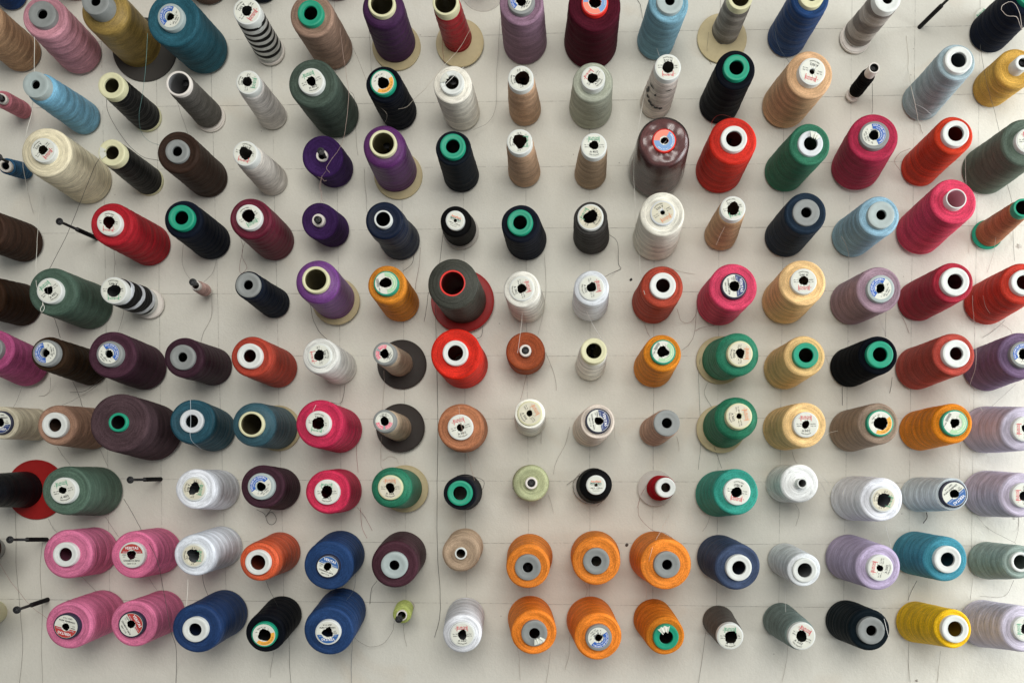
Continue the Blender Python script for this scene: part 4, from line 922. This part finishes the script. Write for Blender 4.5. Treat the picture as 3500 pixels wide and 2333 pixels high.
 ([('03',995,745,.05),('03',1000,900,.01),('03',995,1020,.09)], B, 'black thread hanging from the small black bobbin'),
 ([('03',2150,90,.13),('03',2200,140,.13),('03',2280,150,.13),('03',2310,210,.12),('03',2335,270,.12),('03',2300,90,.13),('03',2240,20,.13),('03',2160,50,.13),('03',2150,90,.13)], 'b3a89e', 'beige looped thread over the midnight navy spool', ),
 ([('03',1960,400,.03),('03',1990,600,.05),('03',2040,820,.05),('03',2090,1000,.01),('03',2130,1170,.06),('03',2150,1300,.08)], '4b4a44', 'dark thread from the midnight navy spool over the mustard spool'),
 ([('03',1340,1325,.07),('03',1240,1370,.01),('03',1195,1440,.01),('03',1240,1520,.03)], 'a06a60', 'reddish thread loop left of the flame red spool'),
 ([('03',1500,1230,.10),('03',1560,1380,.07),('03',1685,1505,.06)], 'd0b0a0', 'pale thread on the flame red spool'),
 ([('03',1830,1400,.04),('13',1832,90,.03),('13',1862,500,.001),('13',1862,760,.001)], 'dcd8d0', 'pale thread hanging left of the grey-green spool'),
 ([('13',2200,130,.03),('13',2240,300,.03),('13',2255,600,.001),('13',2268,820,.02)], '55534e', 'dark thread right of the copper brown cone'),
 ([('13',2145,460,.06),('13',2098,620,.04),('13',2085,740,.01),('13',2025,930,.01)], 'b0a89c', 'pale thread across the copper brown cone'),
 ([('13',720,600,.08),('13',770,700,.04),('13',788,850,.001),('13',782,990,.03)], 'cfcac2', 'pale thread below the powder blue spool'),
 ([('13',850,1050,.08),('13',960,1160,.10),('13',1040,1290,.08),('13',1090,1400,.01),('13',1125,1500,.06)], 'd4d0d0', 'white thread trailing off the faded mauve spool'),
 ([('13',1120,1280,.02),('13',1115,1500,.001)], '77736c', 'straight thin thread right of the faded mauve spool'),
 ([('13',1225,1265,.02),('13',1280,1350,.001),('13',1325,1470,.001)], '8a5a58', 'reddish thread end under the carmine spool'),
 ([('13',1890,1130,.09),('13',1905,1350,.02),('23',1918,20,.10),('23',1920,250,.09),('23',1870,430,.03),('23',1865,640,.02),('23',1845,740,.10)], 'dad5cc', 'white thread falling between the terracotta and purple spools'),
 ([('13',1985,1130,.09),('13',2020,1250,.07),('13',2130,1370,.01),('13',2230,1440,.01),('23',2260,20,.09)], '9a8a80', 'thin thread under the vermilion spool'),
 ([('13',2180,1350,.01),('13',2100,1430,.001),('13',1985,1510,.001)], '6a6660', 'dark thread on the wall under the vermilion spool'),
 ([('23',578,165,.10),('23',600,220,.06),('23',612,248,.05)], 'e0d6c0', 'short pale thread at the straw yellow spool'),
 ([('23',728,430,.01),('23',728,600,.001)], B, 'straight black thread under the pitch black spool'),
 ([('23',1175,350,.02),('23',1155,490,.001)], B, 'thin black thread left of the terracotta spool'),
 ([('23',580,870,.09),('23',630,840,.08),('23',690,828,.07)], 'e4dccb', 'cream thread between the pale yellow and mushroom spools'),
 ([('23',280,1010,.01),('23',300,1080,.001),('23',325,1120,.06)], '7d786e', 'grey thread under the pale yellow spool'),
 ([('23',1955,605,.05),('23',2000,680,.04)], 'e8e6e0', 'short white thread on the lilac spool'),
 ([('23',2280,410,.01),('23',2060,612,.02)], '8c877f', 'thin grey thread slanting right of the purple spool'),
 ([('23',1785,950,.01),('23',1775,1250,.001)], 'a09b92', 'faint thread right of the tangerine spool with pale green label'),
 ([('23',525,1225,.08),('23',600,1290,.02),('23',645,1390,.01),('23',600,1410,.01),('23',540,1290,.05)], 'dcdcd8', 'white thread loop right of the bright white spool'),
 ([('23',200,1130,.04),('23',90,1220,.04),('23',40,1300,.02),('23',90,1360,.04),('23',170,1420,.06)], 'dcdcd8', 'white strand on the side of the bright white spool'),
 ([('23',310,1480,.02),('33',345,40,.001),('33',315,165,.001)], G, 'grey thread under the bright white spool'),
 ([('33',1115,160,.03),('33',1140,260,.03),('33',1165,360,.06)], 'e4e2dc', 'white thread left of the turquoise spool'),
 ([('33',1530,300,.08),('33',1475,480,.08),('33',1490,650,.03),('33',1520,830,.03),('33',1565,1010,.08)], 'dcd9cf', 'white thread from the turquoise spool to the sunny yellow spool'),
 ([('33',1395,655,.02),('33',1340,760,.001),('33',1315,830,.01)], B, 'dark thread between the turquoise and sunny yellow spools'),
 ([('33',1480,45,.002),('33',1487,90,.002),('33',1455,142,.002)], '1c1c1c', 'short thick black thread stub on the wall above the turquoise spool', ),
 ([('33',1060,890,.05),('33',1105,1000,.10),('33',1125,1090,.107),('33',1150,1170,.10)], 'e4e2dc', 'white thread across the blackish green spool'),
 ([('33',210,560,.06),('33',222,750,.03),('33',225,1000,.07),('33',232,1110,.09)], 'dcdad4', 'white thread from the silver white to the grey-green spool'),
 ([('33',270,980,.08),('33',235,1080,.09),('33',240,1300,.02),('33',215,1450,.001),('33',190,1560,.001)], 'b0aca2', 'pale thread hanging from the grey-green cone'),
 ([('33',1325,1190,.01),('33',1320,1350,.001),('33',1335,1560,.001)], '8a867c', 'grey thread below the sunny yellow spool'),
 ([('33',1605,1280,.02),('33',1590,1450,.001),('33',1575,1600,.001)], 'aaa69c', 'faint thread below the sunny yellow spool at right'),
 ([('33',1930,80,.02),('33',2050,200,.001),('33',2280,320,.05)], '98938a', 'thin thread slanting under the pale violet spool'),
 ([('33',2310,20,.001),('33',2300,200,.001),('33',2270,310,.02)], '98938a', 'thin thread at the right edge above the ash green spool'),
 ([('33',2260,650,.03),('33',2200,770,.001),('33',2120,800,.001),('33',1960,790,.001)], '98938a', 'thin curved thread under the ash green spool'),
 ([('33',1895,630,.01),('33',1870,830,.001)], 'a5a096', 'faint thread above the light lilac spool'),
 ([('32',1170,0,.04),('32',1185,90,.01),('32',1300,205,.03),('32',1400,225,.06),('32',1475,272,.09)], '7a2024', 'dark red thread hanging above the rightmost tangerine spool'),
 ([('22',1255,1300,.05),('22',1200,1390,.01),('22',1168,1500,.005),('32',1172,10,.04)], '8a1c24', 'dark red thread from the small dark red spool'),
 ([('32',1450,60,.01),('32',1380,200,.07),('32',1310,330,.10),('32',1265,500,.10),('32',1245,650,.05),('32',1245,810,.01)], 'dcc8b8', 'pale thread over the rightmost tangerine spool'),
 ([('32',1810,80,.03),('32',1790,150,.001),('32',1745,215,.001)], '9a948a', 'thin thread under the seafoam green spool'),
 ([('32',1775,1110,.02),('32',1750,1300,.001),('32',1705,1600,.001)], '77736c', 'grey thread at lower right of the dusty orange spool'),
 ([('32',560,1160,.02),('32',550,1330,.001),('32',515,1450,.001)], 'a09a90', 'thin thread left of the orange spool with Cyrillic label'),
 ([('32',385,1290,.02),('32',370,1450,.001),('32',345,1600,.001)], 'a09a90', 'thin thread below the plain orange spool'),
 ([('32',95,1250,.05),('32',110,1380,.001),('32',118,1540,.001)], 'b0a89e', 'faint thread at lower left of the plain orange spool'),
 ([('32',690,670,.02),('32',715,740,.001),('32',700,800,.02)], 'a8988a', 'small thread above the orange spool with Cyrillic label'),
 ([('22',175,330,.01),('22',150,430,.001),('22',120,550,.03)], '8a6a60', 'brown thread under the rust spool'),
 ([('22',345,130,.04),('22',400,260,.001),('22',435,380,.001),('22',442,468,.001)], '7a6a62', 'brown thread hanging right of the rust spool'),
 ([('22',305,830,.01),('22',305,945,.001)], '8a7a74', 'short thread under the antique white spool'),
 ([('22',560,790,.01),('22',520,950,.001),('22',440,1100,.001),('22',415,1210,.001)], '938a80', 'grey thread left of the oatmeal spool'),
 ([('22',962,780,.08),('22',965,880,.04),('22',1005,965,.01)], 'd8d2c8', 'cream thread hanging from the oatmeal spool'),
 ([('22',1515,880,.05),('22',1530,930,.001),('22',1535,1010,.001)], 'a0958a', 'faint thread under the beige spool'),
 ([('22',1725,180,.01),('22',1712,320,.001),('22',1720,600,.001),('22',1730,900,.001),('22',1712,1170,.001)], '5f6a62', 'long green thread left of the emerald and pine green spools'),
 ([('22',1790,400,.001),('22',1762,500,.001),('22',1830,615,.001)], '6f7a72', 'green thread curve between the emerald and pine green spools'),
 ([('22',1850,970,.02),('22',1880,1060,.001),('22',1915,1160,.02)], '3d4a44', 'dark green thread above the seafoam green spool'),
 ([('22',370,1400,.001),('22',400,1500,.001),('32',415,50,.001)], 'a39a90', 'faint thread right of the pale olive spool'),
 ([('22',690,1190,.05),('22',600,1260,.01),('22',530,1305,.005)], B, 'black thread end at the left of the dense black spool'),
 ([('22',650,1210,.03),('22',590,1290,.01),('22',610,1400,.01),('22',700,1470,.01),('22',790,1475,.01),('22',870,1440,.03)], B, 'black thread curved around the dense black spool'),
 ([('22',870,1430,.03),('22',835,1470,.01),('22',808,1495,.005)], B, 'black thread tail under the dense black spool'),
]
for e in L_:
    thick = 0.0009 if 'stub' in e[2] else (0.00055 if e[1] in (W, 'e6e4e0', 'b3a89e', 'e4e2dc') else (0.0005 if e[1] == B else 0.00036))
    thread_line(e[0], e[1], e[2], rad=thick*0.68)
# ---------------------------------------------------------------- details on the wall
def wall_mark(t, x, y, r, hexc, name, label, cat):
    c = at(*nat(t, x, y), 0); n = 11; ph = random.uniform(0, 6)
    vs_ = [(c.x, -0.0012, c.z)]+[(c.x+r*(1+random.uniform(-.35, .35))*math.cos(ph+2*math.pi*i/n), -0.0006, c.z+r*(1+random.uniform(-.35, .35))*math.sin(ph+2*math.pi*i/n)) for i in range(n)]
    o = meshobj(name, vs_, [(0, i+1, (i+1) % n+1) for i in range(n)], ink(hexc), None, smooth=False)
    return tag(o, label, cat)
wall_mark('12', 1106, 990, 0.0022, '1a1816', 'nail_hole', 'dark empty screw hole left of the brick red spool', 'hole')
wall_mark('32', 1070, 335, 0.0026, '3a2a20', 'nail_hole', 'dark empty screw hole left of the rightmost tangerine spool', 'hole')
wall_mark('33', 1395, 1545, 0.0022, '8d897f', 'paint_chip', 'small grey paint chip at the lower right edge of the wall', 'chip')
wall_mark('33', 2270, 90, 0.0030, 'b5b2aa', 'paint_chip', 'pale paint chip under the pale violet spool', 'chip')
wall_mark('13', 2310, 690, 0.0034, 'aaa69c', 'paint_chip', 'pale paint chip below the copper brown cone', 'chip')
# ink stains wound into the white cone
r = roots['C10']; wd = [c for c in r.children if c.name.startswith('winding')][0]
def stain(parent, pts, z0):
    me = parent.data; ring = {}
    vs_, fs = [], []
    L = max(v.co.z for v in me.vertices)
    rbot = max(math.hypot(v.co.x, v.co.y) for v in me.vertices if v.co.z < L*0.2); rtop = max(math.hypot(v.co.x, v.co.y) for v in me.vertices if L*0.75 < v.co.z < L*0.85)
    for (a0, z, da, dz) in pts:
        n = 12; o = len(vs_); ph = random.uniform(0, 6)
        def P(a, zz, e=0.0003):
            rr = rbot+(rtop-rbot)*min(1, zz/(L*0.82))+e; return (rr*math.cos(a), rr*math.sin(a), zz)
        vs_.append(P(math.radians(a0), z*L, 0.0007))
        for i in range(n):
            t = 2*math.pi*i/n; k = 1+random.uniform(-.35, .35)
            vs_.append(P(math.radians(a0+da*k*math.cos(t)), z*L+dz*k*math.sin(t)+0.0))
        for i in range(n): fs.append((o, o+1+i, o+1+(i+1) % n))
    return meshobj('ink_stain', vs_, fs, ink('1a1718'), r)
stain(wd, [(-160, .62, 8, .007), (-165, .55, 6, .006), (-150, .48, 9, .004), (-135, .42, 9, .0035), (-118, .38, 10, .003), (-100, .35, 10, .003), (-85, .34, 8, .003), (-150, .78, 14, .0016), (-120, .66, 4, .003), (-70, .83, 14, .0012)], 0)
